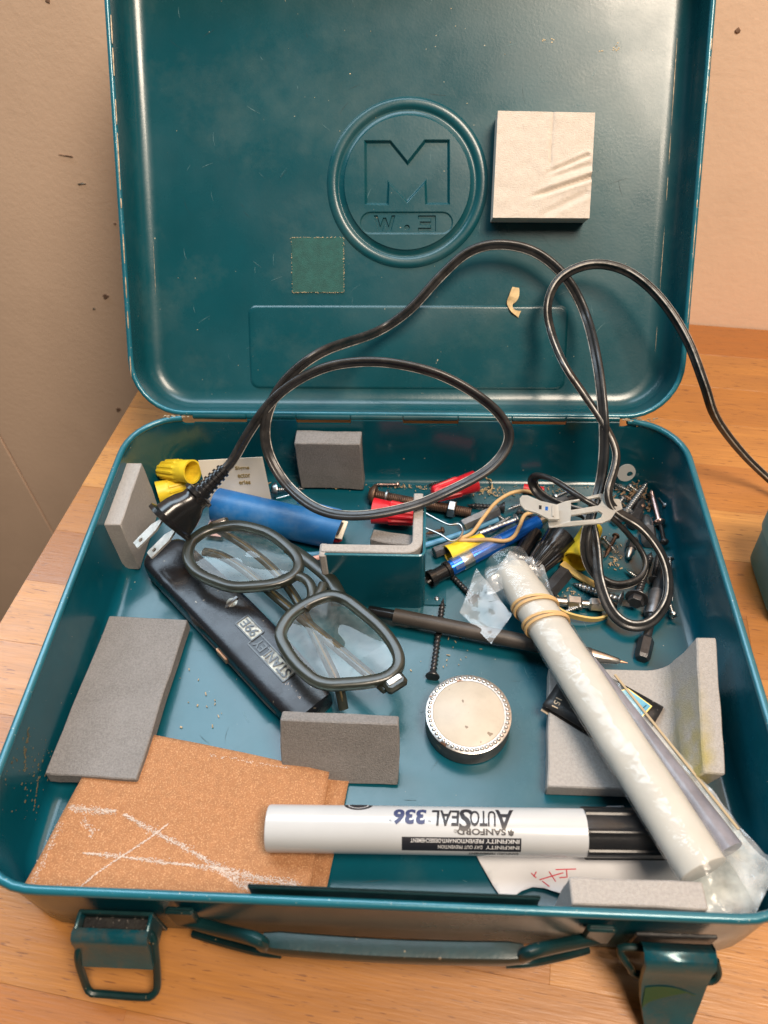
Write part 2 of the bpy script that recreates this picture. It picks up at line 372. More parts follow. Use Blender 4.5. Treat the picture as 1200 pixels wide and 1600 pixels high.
def offset(poly, d):
    """offset a closed polygon outward by d (counter-clockwise or clockwise)"""
    n = len(poly); A = sum(poly[i][0] * poly[(i + 1) % n][1] - poly[(i + 1) % n][0] * poly[i][1] for i in range(n)); sg = 1 if A > 0 else -1
    out = []
    for i in range(n):
        p, a, b = Vector(poly[i][:2]), Vector(poly[i - 1][:2]), Vector(poly[(i + 1) % n][:2])
        e1 = (p - a).normalized(); e2 = (b - p).normalized()
        n1 = Vector((e1.y, -e1.x)) * sg; n2 = Vector((e2.y, -e2.x)) * sg
        k = (n1 + n2); k = k / max(.35, k.dot(n1)) if k.length > 1e-6 else n1
        q = p + k * d; out.append((q.x, q.y))
    return out
def catmull(P, per=8, closed=False):
    P = [Vector(p) for p in P]; n = len(P); out = []
    for i in range(n if closed else n - 1):
        g = (lambda k: P[k % n]) if closed else (lambda k: P[max(0, min(n - 1, k))])
        p0, p1, p2, p3 = g(i - 1), g(i), g(i + 1), g(i + 2)
        for j in range(per):
            t = j / per
            out.append(.5 * ((2 * p1) + (p2 - p0) * t + (2 * p0 - 5 * p1 + 4 * p2 - p3) * t * t + (3 * p1 - p0 - 3 * p2 + p3) * t ** 3))
    if not closed: out.append(P[-1])
    return out
def resample(P, step):
    out = [P[0]]; acc = 0
    for a, b in zip(P, P[1:]):
        L = (b - a).length
        while acc + L >= step:
            t = (step - acc) / L; a = a.lerp(b, t); out.append(a.copy()); L = (b - a).length; acc = 0
        acc += L
    out.append(P[-1]); return out
def rrect(w_, d_, r, cx=0, cy=0, n=8, extra=()):
    """closed loop, counter-clockwise from the front left; extra = x break points on the back edge"""
    pts = []
    for qx, qy, a0 in ((1, -1, -90), (1, 1, 0), (-1, 1, 90), (-1, -1, 180)):
        x0, y0 = cx + qx * (w_ / 2 - r), cy + qy * (d_ / 2 - r)
        for k in range(n + 1):
            a = R(a0 + 90 * k / n); pts.append((x0 + r * math.cos(a), y0 + r * math.sin(a)))
        if qx == 1 and qy == 1:
            for e in sorted(extra, reverse=True): pts.append((e, cy + d_ / 2))
    return pts
def text_mesh(s, wd, ht, shear=0.0, extr=0.0, bold=0.0):
    c = bpy.data.curves.new('t', 'FONT'); c.body = s; c.size = 1; c.shear = shear; c.resolution_u = 3; c.offset = bold
    c.extrude = 0
    ob = bpy.data.objects.new('t', c); me = bpy.data.meshes.new_from_object(ob)
    b = bmesh.new(); b.from_mesh(me); bmesh.ops.remove_doubles(b, verts=b.verts, dist=1e-5)
    xs = [v.co.x for v in b.verts]; ys = [v.co.y for v in b.verts]
    x0, x1, y0, y1 = min(xs), max(xs), min(ys), max(ys)
    for v in b.verts: v.co.x = (v.co.x - x0) / (x1 - x0) * wd; v.co.y = (v.co.y - y0) / (y1 - y0) * ht; v.co.z = 0
    if extr:
        g = bmesh.ops.extrude_face_region(b, geom=b.faces[:])
        for e in g['geom']:
            if isinstance(e, bmesh.types.BMVert): e.co.z += extr
    else:
        k = .0006; y = k
        while y < ht:
            bmesh.ops.bisect_plane(b, geom=b.verts[:] + b.edges[:] + b.faces[:], plane_co=(0, y, 0), plane_no=(0, 1, 0)); y += k
    b.verts.index_update(); vs = [v.co.copy() for v in b.verts]; fs = [tuple(v.index for v in f.verts) for f in b.faces]
    b.free(); bpy.data.objects.remove(ob); bpy.data.curves.remove(c); bpy.data.meshes.remove(me)
    return vs, fs

# ================================================================== THE SETTING: bench top and wall
TA = R(-7.5); TX = Vector((math.cos(TA), math.sin(TA), 0)); TY = Vector((-math.sin(TA), math.cos(TA), 0))
T0 = Vector((-.2211, .0922, 0))                      # a point of the bench's left end
WALLP = Vector((.2809, .1890, 0))                    # a point of the wall's face
YB = (WALLP - T0).dot(TY) - .001                     # the bench's back edge in bench coordinates
bench = thing('workbench', T0, 'butcher block workbench top of oiled beech staves, end overhanging at left', 'workbench')
sw = .043; y = YB; row = 0
starts = {0: [.0, .42], 1: [.0, .30, .72], 2: [0, .55]}
while y > -.50:
    h = sw * rnd.uniform(.92, 1.08)
    x = 0.0; first = True
    while x < 1.25:
        L = rnd.uniform(.28, .60) if not first else rnd.uniform(.16, .50)
        first = False
        e = min(1.25, x + L)
        M = basis(T0, TX, TY, (0, 0, 1)); dz = rnd.uniform(-.00012, .00012)
        m = MB().box(((x + e) / 2, y - h / 2, -.0195 + dz), (e - x - .00004, h - .00004, .039), None, .00012)
        m.v = [M @ p for p in m.v]
        # every stave has its own origin so its grain runs along it
        o = m.build('plank', WOOD, bench, smooth=0)
        o.rotation_euler = (0, 0, 0)
        x = e
    y -= h; row += 1
# turn the staves' own axes with the bench so that the grain follows them
for o in bench.children:
    me = o.data; c = sum((v.co for v in me.vertices), Vector()) / len(me.vertices)
    rz = Matrix.Rotation(-TA, 4, 'Z')
    for v in me.vertices: v.co = rz @ (v.co - c)
    o.location = c; o.rotation_euler = (0, 0, TA)

WX, WY = TX, TY                                       # wall face runs along TX
def atwall(u, v): return atplane(u, v, WALLP, TY)
seam = atwall(40, 755); sx = (seam - WALLP).dot(TX)
wall = thing('wall', WALLP, None, None); wall['kind'] = 'structure'
MW = basis(WALLP, TX, TY, (0, 0, 1))
for x0, x1 in ((-2.2, sx - .0016), (sx + .0016, 2.2)):
    MB().box(((x0 + x1) / 2, .03, .35), (x1 - x0, .06, 2.5), MW, .0003).build('wall_panel', WALLM, wall, smooth=0)
MB().box((sx, .0145, .35), (.0031, .02, 2.5), MW).build('seam_backing', BLACKR, wall, smooth=0)
def wallchip(u, v, r, m_, st=1.0, ang=0):
    c = atwall(u, v); lx, lz = (c - WALLP).dot(TX), c.z
    pts = [(r * (1 + .35 * math.sin(3 * a + u)) * math.cos(a) * st, r * (1 + .3 * math.cos(2 * a + v)) * math.sin(a)) for a in [k * .7854 for k in range(8)]]
    pts = [(lx + p[0] * math.cos(ang) - p[1] * math.sin(ang), lz + p[0] * math.sin(ang) + p[1] * math.cos(ang)) for p in pts]
    M = MW @ Matrix.Rotation(R(90), 4, 'X')
    MB().prism(pts, .0000, .0007, M, .0003).build('paint_chip', m_, wall)
WMARK = mat('wall_mark', (.26, .16, .11), .8, 0, .3, 300)
for a in ((165, 463, .0024, WMARK, 1.4, .2), (180, 349, .0008, WMARK, 1.5, 0), (185, 640, .0030, WMARK, 1.2, .5), (1153, 47, .0014, WMARK, 1.3, 0),
          (147, 482, .0011, WORN, 1.4, 0), (105, 243, .0004, WMARK, 14, -.12), (127, 287, .0006, WORN, 6, .1), (75, 1, .0014, WMARK, 1.3, 0)):
    wallchip(*a)

# ================================================================== THE TOOLBOX
box = thing('metal_toolbox', (0, -.15, 0), 'open teal metal tool case with embossed lid, wire handle and foam pads', 'toolbox')
xu = lambda u: at(u, 657, .06).x
slots = [(xu(301), xu(385)), (xu(463), xu(548)), (xu(630), xu(716)), (xu(800), xu(884))]
notch = [(xu(276), xu(301)), (xu(968), xu(994))]
brk = []
for a, b_ in slots + notch: brk += [a - .0003, a + .0003, b_ - .0003, b_ + .0003]
ins = [(.005, .0009), (.0015, .002), (0, .005), (0, .030), (0, .0535), (0, .0597), (.0006, .0604), (.0014, .0600), (.0016, .0535), (.0016, .035), (.0016, .0125), (.0026, .0085),
       (.0050, .0060), (.0085, .0050)]
def dent(x, y_, z): return 0
rings = []
for k, (i_, z) in enumerate(ins):
    lp = rrect(W - 2 * i_, D - 2 * i_, .034 - i_, 0, -D / 2, 8, brk)
    ring = []
    for (px_, py_) in lp:
        zz = z
        if py_ > -.004 and z > .05:
            for a, b_ in slots:
                if a <= px_ <= b_: zz = min(z, .0570 + (.0001 if k > 6 else 0) + (z - .06) * .01)
            for a, b_ in notch:
                if a <= px_ <= b_: zz = min(z, .0560 + (z - .06) * .01)
        ring.append((px_, py_, zz))
    rings.append(ring)
tray = MB().loft(rings).build('tray', TEAL, box, smooth=50)
# rolled rim: around everything except the hinge stretch
lp = rrect(W, D, .034, 0, -D / 2, 10)
full = [Vector((p[0], p[1], H)) for p in lp]
i_b = [i for i, p in enumerate(full) if p.y > -.0002]
ordl = full[11 + 11:] + full[:22]
ordl = [Vector((xu(276), -.0002, H))] + [p for p in ordl] + [Vector((xu(994), -.0002, H))]
MB().tube(resample(ordl, .006), .0021, 8).build('rim', RIM, box, smooth=60)
# hinge barrel
us = [301, 385, 463, 548, 630, 716, 800, 884, 968]
for a, b_ in zip(us, us[1:]):
    MB().lathe([(.0019, 0), (.0022, .0004), (.0022, xu(b_) - xu(a) - .0007), (.0019, xu(b_) - xu(a) - .0003)], frame((xu(a), .0012, .0612), (xu(b_), .0012, .0612)), 14).build('hinge_knuckle', TEALLID, box)
# lid
rings = []
lins = [(0.0, 0.0), (0, -LD + .006), (.0022, -LD - .0004), (.006, -LD - .0012)]
linner = [(.0012, .0004), (.0014, -.004), (.0016, -LD + .0095), (.0030, -LD + .0050), (.0058, -LD + .0022), (.0095, -LD + .0006), (.0135, -LD)]
LW, LH, LY0 = W, D, .0035
def lring(i_, z, r=.034): return [LM @ Vector((p[0], p[1], z)) for p in rrect(LW - 2 * i_, LH - 2 * i_, max(.006, r - i_), 0, LY0 + LH / 2, 10)]
lid = MB().loft([lring(i_, z) for i_, z in reversed(lins)] + [lring(i_, z) for i_, z in linner]).build('lid', TEALLID, box, smooth=55)
MB().tube(resample([LM @ Vector((p[0], p[1], 0)) for p in rrect(LW, LH, .034, 0, LY0 + LH / 2, 10)] + [LM @ Vector((*rrect(LW, LH, .034, 0, LY0 + LH / 2, 10)[0], 0))], .006), .0018, 8).build('lid_rim', RIM, lid, smooth=60)

def lidmat(cx, cy, off=-LD): return LM @ Matrix.Translation((cx, cy, off))
# emblem: pressed ring and disc, with a sunken letter M and a sunken pill with W . E seen from inside
ex, ey = lidl(636, 288, -LD)
EM = lidmat(ex, ey)
rr = .0534; rin_ = .0412; ZP = .0022
def lidpoly(px): 
    q = [(lambda q: (q[0] - ex, q[1] - ey))(lidl(u, v, -LD)) for u, v in px]
    A = sum(q[i][0] * q[(i + 1) % len(q)][1] - q[(i + 1) % len(q)][0] * q[i][1] for i in range(len(q)))
    return q if A > 0 else q[::-1]
emb = MB()
emb.lathe([(rr, -.0003), (rr - .0008, .0006), (rr - .0018, .0014), (rr - .0030, .0017), (rr - .0052, .0017), (rr - .0064, .0013), (rr - .0074, .0005), (rr - .0082, -.0001), (rr - .0092, .0001), (rin_ + .0012, .0009), (rin_ + .0004, .0015), (rin_, ZP)], EM, 96, False, False)
circ = [(rin_ * math.cos(2 * math.pi * j / 96), rin_ * math.sin(2 * math.pi * j / 96)) for j in range(96)]
Mp = lidpoly([(569, 220), (611, 220), (637, 252), (663, 219), (703, 219), (703, 321), (664, 321), (663, 289), (636, 319), (609, 290), (608, 322), (570, 321)])
pc = lidpoly([(579, 349), (580, 349), (580, 348)])[0]; pd = lidpoly([(691, 349), (692, 349), (692, 348)])[0]; pr_ = (pd[0] - pc[0]) * .150
pill = [(pc[0] + pr_ * math.cos(R(90 + 15 * k)), pc[1] + pr_ * math.sin(R(90 + 15 * k))) for k in range(13)] + [(pd[0] + pr_ * math.cos(R(-90 + 15 * k)), pd[1] + pr_ * math.sin(R(-90 + 15 * k))) for k in range(13)]
def glyph(pts, u0, u1, v0, v1): return lidpoly([(u0 + x * (u1 - u0), v1 + y * (v0 - v1)) for x, y in pts])
Wp = glyph([(0, 1), (.18, 1), (.31, .36), (.43, .86), (.57, .86), (.69, .36), (.82, 1), (1, 1), (.80, 0), (.60, 0), (.5, .45), (.40, 0), (.20, 0)], 584, 618, 337, 362)
Ep = glyph([(1, 0), (1, 1), (0, 1), (0, .77), (.70, .77), (.70, .62), (.10, .62), (.10, .38), (.70, .38), (.70, .23), (0, .23), (0, 0)], 653, 681, 337, 362)
d0 = lidpoly([(636, 356), (637, 356), (637, 355)])[0]
Dp = [(d0[0] + .0019 * math.cos(R(30 * k)), d0[1] + .0019 * math.sin(R(30 * k))) for k in range(12)]
emb_r = emb; emb_r.build('emblem', TEALLID, lid, smooth=60); emb = MB()
from mathutils.geometry import tessellate_polygon
def fill(outer, holes, z):
    loops_ = [[Vector((p[0], p[1], z)) for p in lp_] for lp_ in [outer] + [h_[::-1] for h_ in holes]]
    emb.add([p for lp_ in loops_ for p in lp_], [tuple(t) for t in tessellate_polygon(loops_)], EM)
def sunk(lp_, z1, z0, sl_):
    q = [offset(lp_, -sl_ * t) for t in (0, .25, .75, 1)]
    emb.loft([[(p[0], p[1], z) for p in k] for k, z in zip(q, (z1, z1 - (z1 - z0) * .15, z0 + (z1 - z0) * .15, z0))], EM, True, False, False); return q[-1]
fill(circ, [Mp, pill], ZP)
fill(sunk(Mp, ZP, .0001, .0018), [], .0001)
pb_ = sunk(pill, ZP, .0013, .0010)
fill(pb_, [Wp, Ep, Dp], .0013)
for g_ in (Wp, Ep, Dp): fill(sunk(g_, .0013, .0001, .00048), [], .0001)
emb.build('emblem_face', TEALLID, lid, smooth=0)
# raised rectangular panel near the hinge
px0, py0 = lidl(390, 606, -LD); px1, py1 = lidl(884, 478, -LD); PX0 = lidl(388, 480, -LD)[0]; PX1 = lidl(888, 478, -LD)[0]
pw, ph = (PX1 - PX0), (py1 - py0); pcx, pcy = (PX0 + PX1) / 2, (py0 + py1) / 2
PMx = lidmat(pcx, pcy)
MB().loft([[(p[0], p[1], z) for p in rrect(pw - 2 * i_, ph - 2 * i_, .006, 0, 0, 6)] for i_, z in ((-.0006, -.0002), (.0001, .0003), (.0009, .0010), (.0016, .0011))], PMx, True, False, True).build('raised_panel', TEALLID, lid, smooth=60)
# old sticker patch with torn glue edge
sx0, sy0 = lidl(457, 457, -LD); sx1, sy1 = lidl(537, 371, -LD)
MB().box(((sx0 + sx1) / 2, (sy0 + sy1) / 2, -LD + .0002), (sx1 - sx0, sy1 - sy0, .0007), LM, .0002).build('sticker_patch', PATCH, lid)
g = MB()
for k in range(260):
    t = rnd.random(); e = rnd.choice('tbrrtbl')
    if e in 'tb': x, y = sx0 + t * (sx1 - sx0), (sy1 if e == 't' else sy0)
    else: x, y = (sx1 if e == 'r' else sx0), sy0 + t * (sy1 - sy0)
    x += rnd.gauss(0, .00018); y += rnd.gauss(0, .00018); s_ = rnd.uniform(.00012, .00042)
    g.box((x, y, -LD + .0006), (s_ * rnd.uniform(.6, 2.0), s_ * .8, .0004), LM)
o = g.build('glue_residue', GLUE, lid, smooth=0); o['kind'] = 'stuff'
# dry dust and paint nicks scattered on the lid
g = MB()
for k in range(24):
    x, y = rnd.uniform(-.155, .155), rnd.uniform(.03, .27); s_ = rnd.uniform(.00015, .0005)
    g.box((x, y, -LD + .0001), (s_ * rnd.uniform(.5, 2.2), s_, .0003), LM @ Matrix.Translation((0, 0, 0)))
for (u, v) in ((962, 68), (960, 74), (966, 78), (850, 62), (862, 64), (940, 78)):
    x, y = lidl(u, v, -LD)
    for j in range(3): g.box((x + rnd.gauss(0, .0007), y + rnd.gauss(0, .0007), -LD + .0001), (.0009, .0006, .0003), LM)
o = g.build('paint_nicks', GLUE, lid, smooth=0); o['kind'] = 'stuff'

# foam pad glued to the lid
def fpad():
    th = .019; off = -LD + th
    c = [lidl(778, 173, off), lidl(930, 176, off), lidl(921, 341, off), lidl(770, 340, off)]
    def top(a, b_):
        p = [(c[0][k] * (1 - a) + c[1][k] * a) * (1 - b_) + (c[3][k] * (1 - a) + c[2][k] * a) * b_ for k in (0, 1)]
        dz = 0.0003 * mnoise.noise(Vector((a * 9, b_ * 9, 0)))
        dz -= .0010 * math.exp(-((a - .57) / .012) ** 2) * (1 if b_ < .45 else max(0, 1 - (b_ - .45) * 9))
        for (a0, b0, a1, b1, dep, wd) in ((.52, .58, .95, .40, .0011, .018), (.38, .80, 1.0, .60, .0022, .022), (.5, .98, .95, .76, .0007, .03), (.55, .62, .97, .49, .0006, .02)):
            t = max(0, min(1, ((a - a0) * (a1 - a0) + (b_ - b0) * (b1 - b0)) / ((a1 - a0) ** 2 + (b1 - b0) ** 2)))
            d = math.hypot(a - a0 - t * (a1 - a0), b_ - b0 - t * (b1 - b0)); dz -= dep * math.exp(-(d / wd) ** 2) * min(1, t * 4 + .1)
            dz += dep * .5 * math.exp(-((d - wd * 2) / wd) ** 2) * t
        return p[0], p[1], off + dz
    m = MB().grid(lambda a, b_: LM @ Vector(top(a, b_)), 70, 70)
    N_ = 70
    edge = [top(i / N_, 0) for i in range(N_)] + [top(1, i / N_) for i in range(N_)] + [top(1 - i / N_, 1) for i in range(N_)] + [top(0, 1 - i / N_) for i in range(N_)]
    m.loft([[LM @ Vector(p) for p in edge], [LM @ Vector((p[0] * 1.0, p[1], -LD)) for p in edge]], None, True, False, False)
    o = m.build('foam_pad', FOAMB, lid, smooth=50); o['label'] = 'pale beige foam pad with diagonal creases glued to the lid'
fpad()
# wood shaving clinging to the lid
sh = MB(); P = catmull([lidw(806, 449, -LD + .002), lidw(803, 463, -LD + .003), lidw(797, 474, -LD + .002), lidw(801, 485, -LD + .003), lidw(812, 491, -LD + .002)], 6)
prf = [(-.0029, -.0002), (0, -.0009), (.0029, -.0002), (.0029, .0002), (0, -.0004), (-.0029, .0002)]
sh.tube(P, [.75 + .35 * math.sin(i * .27) for i in range(len(P))], prof=[(b_, a) for a, b_ in prf], up=LN)
tag(sh.build('wood_shaving', SHAVE, None, origin=P[0]), 'curled pale wood shaving clinging to the open lid', 'shaving')

def scratches(parent, place, n, L0, L1, w0, m_, name):
    g = MB(); rs = random.Random(n)
    for k in range(n):
        a = rs.uniform(0, math.pi); x, y = rs.uniform(-1, 1), rs.uniform(0, 1); L = rs.uniform(L0, L1); wd_ = w0 * rs.uniform(.5, 1.2)
        pts = [(x, y, a, t, L) for t in (-1, -.3, .4, 1)]
        P_ = [place(x, y, math.cos(a) * L * t + .12 * L * t * t, math.sin(a) * L * t) for t in (-1, -.3, .4, 1)]
        for i in range(3):
            d = (P_[i + 1] - P_[i]).normalized(); n_ = d.cross(place.n).normalized() * wd_ * (.5 if i != 1 else 1)
            g.add([P_[i] - n_, P_[i] + n_, P_[i + 1] + n_, P_[i + 1] - n_], [(0, 1, 2, 3)])
    o = g.build(name, m_, parent, smooth=0, fix=False); o['kind'] = 'stuff'
class _PT:
    n = Vector((0, 0, 1))
    def __call__(s, x, y, dx, dy): return Vector((x * .155 + dx, -.275 + y * .24 + dy, .00512))
class _PL:
    n = LN
    def __call__(s, x, y, dx, dy): return LM @ Vector((x * .15 + dx, .03 + y * .235 + dy, -LD + .00012))
SCRD = mat('dark_scratch', (.006, .030, .038), .6); SCRL = mat('pale_scratch', (.10, .20, .22), .6)
scratches(tray, _PT(), 60, .001, .006, .00012, SCRD, 'dark_scratches'); scratches(tray, _PT(), 45, .001, .005, .00010, SCRL, 'pale_scratches')
scratches(lid, _PL(), 60, .001, .005, .00011, SCRL, 'pale_scratches'); scratches(lid, _PL(), 35, .001, .007, .00011, SCRD, 'dark_scratches')
# thin tan lines along the lid's inner creases, rubbed bare edges along its rim
TANMETAL = mat('tan_edge_metal', (.46, .36, .25), .45, .4, .4, 260, .2, 500)
def worn(px, off, r, par, brk=.35):  # broken tan lines: the lid's inner creases and its rubbed rim
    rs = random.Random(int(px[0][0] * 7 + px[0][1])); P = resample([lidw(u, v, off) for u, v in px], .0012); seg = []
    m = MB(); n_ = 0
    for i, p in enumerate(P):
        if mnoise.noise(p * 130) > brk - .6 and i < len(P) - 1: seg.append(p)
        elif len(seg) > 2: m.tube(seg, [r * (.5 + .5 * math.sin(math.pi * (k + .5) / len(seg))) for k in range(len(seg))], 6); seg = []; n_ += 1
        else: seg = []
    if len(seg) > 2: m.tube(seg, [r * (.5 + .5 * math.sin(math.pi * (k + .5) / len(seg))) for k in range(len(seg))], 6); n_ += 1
    if n_: m.build('tan_edge_line', TANMETAL, par, smooth=60)['kind'] = 'stuff'
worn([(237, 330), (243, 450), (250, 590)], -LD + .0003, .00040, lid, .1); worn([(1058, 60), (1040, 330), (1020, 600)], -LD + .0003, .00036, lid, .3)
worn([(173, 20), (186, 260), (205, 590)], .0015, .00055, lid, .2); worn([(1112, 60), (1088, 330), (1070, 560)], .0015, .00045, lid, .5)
g = MB()
for (x_, n_) in ((xu(268), 12), (xu(285), 10), (xu(1000), 16), (xu(978), 12), (xu(1015), 8)):
    for k in range(n_):
        q_ = Vector((x_ + rnd.gauss(0, .0022), rnd.uniform(-.0016, .0012), .0622 + rnd.uniform(-.0004, .0002))); s_ = rnd.uniform(.0003, .0009)
        g.box(q_, (s_ * 2, s_, .0005))
o = g.build('bare_metal_chips', TANMETAL, box, smooth=0); o['kind'] = 'stuff'
# ---- foam pads fixed in the tray
def slabM(M, sz, name, m_, par, label=None, jit=.0004, ch=.0006):
    x, y, z = sz; mb = MB()
    for (ax, n1, n2) in ((2, 10, 10),):
        pass
    b = bmesh.new(); bmesh.ops.create_cube(b, size=1)
    bmesh.ops.subdivide_edges(b, edges=b.edges[:], cuts=7, use_grid_fill=True)
    for v in b.verts:
        p = Vector((v.co.x * x, v.co.y * y, v.co.z * z)); q = mnoise.noise_vector(p * 90 + Vector((x * 77, y * 31, z))) + 1.6 * mnoise.noise_vector(p * 34 + Vector((x * 57, y * 91, 3)))
        v.co = M @ (p + q * jit)
    b.verts.index_update(); mb.v = [v.co.copy() for v in b.verts]; mb.f = [tuple(v.index for v in f.verts) for f in b.faces]; b.free()
    o = mb.build(name, m_, par, smooth=40, bevel=ch, seg=1, origin=M.translation)
    if label and par: o['label'] = label
    return o
slabM(Matrix.Translation((-.1740, -.0605, .0285)) , (.0112, .0530, .0450), 'foam_pad', FOAML, box, 'grey foam pad on the left wall of the tray')
slabM(basis((-.0488, -.0085, .0300), (1, -.01, 0), (0, .999, .03), (0, -.03, .999)), (.0445, .0125, .0450), 'foam_pad', FOAMD, box, 'brownish grey foam pad on the back wall of the tray')
fp0, fp1 = at(890, 1394, .0585), at(1104, 1404, .0585)
slabM(basis(((fp0.x + fp1.x) / 2, -.2865, .0335), (1, .0, 0), (0, 1, .0), (0, 0, 1)), (fp1.x - fp0.x, .0105, .0500), 'foam_pad', FOAML, box, 'grey foam pad at the front wall of the tray')
# front latch lip strip just inside the rim
a_, b_ = aty(395, 1399, -.2915), aty(838, 1418, -.2915)
MB().box(((a_.x + b_.x) / 2, -.2915, .0565), (b_.x - a_.x, .0016, .0165), None, .0005).build('catch_strip', DTEAL, box)

# ---- corner divider: bent teal sheet lined with foam
XR, YF = .0172, -.1118
XL = -.0405; YBk = -.0655
sheet = MB(); zt = .0565
def Lsect(t, x0=XL, xr=XR, yf=YF, yb=YBk, r=.004, n=6):
    o = [(x0, yf), (xr - r, yf)] + [(xr - r + r * math.sin(R(90) * k / n), yf + r - r * math.cos(R(90) * k / n)) for k in range(1, n + 1)] + [(xr, yb)]
    r2 = r - t
    i = [(xr - t, yb)] + [(xr - r + r2 * math.cos(R(90) * k / n), yf + r - r2 * math.sin(R(90) * k / n)) for k in range(0, n + 1)] + [(x0, yf + t)]
    return o + i
sheet.prism(Lsect(.0014), .0052, zt)
# riveted foot flange to the right
sheet.box((XR + .0065, YF + .012, .0056), (.0135, .020, .0010))
divider = sheet.build('divider', TEAL, box, smooth=40)
MB().tube([(p[0], p[1], zt) for p in [(XL, YF + .0007), (XR - .004, YF + .0007)] + [(XR - .004 + .0033 * math.sin(R(15 * k)), YF + .004 - .0033 * math.cos(R(15 * k))) for k in range(1, 6)] + [(XR - .0007, YF + .004), (XR - .0007, YBk)]], .00085, 6).build('divider_edge', RIM, divider)
for (x, y) in ((XR + .0075, YF + .0065),):
    MB().lathe([(.0016, 0), (.0015, .0006), (.0008, .0011)], Matrix.Translation((x, y, .0060)), 12).build('rivet', ZINC, divider)
fo = MB(); fo.prism([(p[0], p[1]) for p in Lsect(.0058, XL - .0025, XR - .0018, YF + .0018, YBk + .002, .0095, 6)], .016, zt + .0012)
o = fo.build('foam_lining', FOAML, box, smooth=40, bevel=.0005, seg=1); o['label'] = 'grey foam lining standing inside the corner divider'
fo = MB(); fo.box((XL - .0012, YF + .0040, .035), (.0042, .0095, .044), None, .0008)
fo.build('foam_lining', FOAML, box)
slabM(basis((.0000, -.0930, .0300), (.985, -.17, 0), (.17, .985, 0), (0, 0, 1)), (.0300, .0085, .0400), 'foam_pad', FOAMD, box, 'dark grey foam block inside the corner divider')

# ---- grime on the left wall
g = MB()
for k in range(90):
    y = -.215 - abs(rnd.gauss(0, .030)); z = rnd.uniform(.012, .056)
    if y < -.258: continue
    s_ = abs(rnd.gauss(0, .0004)) + .0001
    g.box((-W / 2 + .0017, y, z), (.0003, s_ * rnd.uniform(.7, 2.5), s_), Matrix.Rotation(0, 4, 'X'))
for (y0, z0, y1, z1) in ((-.228, .048, -.236, .040), (-.234, .024, -.247, .018), (-.220, .051, -.225, .047)):
    for k in range(16):
        t = k / 15; g.box((-W / 2 + .0017, y0 + t * (y1 - y0) + rnd.gauss(0, .0004), z0 + t * (z1 - z0) + rnd.gauss(0, .0004)), (.0004, .0010, .0004))
o = g.build('grime_flecks', mat('dried_grime', (.10, .085, .045), .8, 0, .4, 400), box, smooth=0); o['kind'] = 'stuff'

# ---- handle and latches outside the front
YO = -D - .0022
def at2(u, v, y): return aty(u, v, y)
hz = .030
HY = -.3075
gl_, gr_ = aty(412, 1473, HY), aty(818, 1491, HY)
grip = MB()
prof = [(-.0060, -.0030), (-.0064, .0), (-.0060, .0030), (-.002, .0040), (.004, .0040), (.0062, .0030), (.0066, 0), (.0062, -.0030), (.004, -.0040), (-.002, -.0040)]
pts = [Vector((gl_.x + (gr_.x - gl_.x) * t, HY - .0010 * math.sin(math.pi * t), gl_.z + (gr_.z - gl_.z) * t - .0010 * math.sin(math.pi * t))) for t in [k / 16 for k in range(17)]]
grip.tube(pts, [.82] + [1] * 15 + [.82], prof=prof, up=(0, 0, 1))
hd = grip.build('handle', DTEAL, box, smooth=50)
for up_px, lo_px, s_ in ((((283, 1436), (340, 1452), (398, 1467), (412, 1477)), ((303, 1458), (345, 1471), (400, 1485), (440, 1490)), -1), (((938, 1464), (890, 1474), (835, 1486), (818, 1494)), ((918, 1483), (880, 1493), (830, 1503), (790, 1505)), 1)):
    wx = aty(*up_px[0], YO - .003).x
    P = [aty(u, v, y) for (u, v), y in zip(up_px, (YO + .0005, YO - .0045, HY - .0005, HY - .0012))]
    MB().tube(resample(catmull(P, 6), .0015), 1, prof=[(.0036 * math.cos(2 * math.pi * j / 12), .0028 * math.sin(2 * math.pi * j / 12)) for j in range(12)], up=(0, 0, 1)).build('handle_wire', DTEAL, hd)
    P = [aty(u, v, y) for (u, v), y in zip(lo_px, (YO + .0005, YO - .0035, HY + .001, HY))]
    MB().tube(resample(catmull(P, 6), .0015), .0021, 10).build('handle_wire', DTEAL, hd)
    MB().box((wx, YO - .0010, aty(*up_px[0], YO - .003).z - .004), (.012, .0030, .020), None, .0008).build('handle_bracket', DTEAL, box)
# left latch: channel bracket with free wire loop
lx0, lx1 = at(112, 1450, .045).x, at(232, 1450, .045).x
lt = MB(); 
MB().box(((lx0 + lx1) / 2, YO - .0010, .030), (lx1 - lx0, .0016, .026), None, .0004).build('latch_plate', DTEAL, box)
lt.box((lx0 + .0008, YO - .0060, .034), (.0015, .0095, .019), None, .0004); lt.box((lx1 - .0008, YO - .0060, .034), (.0015, .0095, .019), None, .0004)
lt.tube([((lx0 + .0000), YO - .0105, .0395), (lx1, YO - .0105, .0395)], 1, prof=[(.0038, -.0030), (.0048, -.0008), (.0036, .0016), (.0010, .0030), (-.0030, .0034), (-.0130, .0085), (-.0138, .0070), (-.0034, .0014), (.0010, .0012)], up=(0, 0, 1))
la = lt.build('latch', LATCHG, box, smooth=40)
MB().box(((lx0 + lx1) / 2, YO - .0052, .0330), (lx1 - lx0 - .0034, .0065, .012), None, .0006).build('latch_shade_block', BLACKR, la)  # added black block standing for the shade in the latch's hollow
lp_ = [at(122, 1490, .033), at(133, 1535, .014), at(142, 1551, .010), at(160, 1553, .009), at(225, 1558, .009), at(240, 1553, .010), at(246, 1535, .014), at(240, 1468, .036)]
lp_ = [Vector((p.x, p.y, p.z)) for p in lp_]
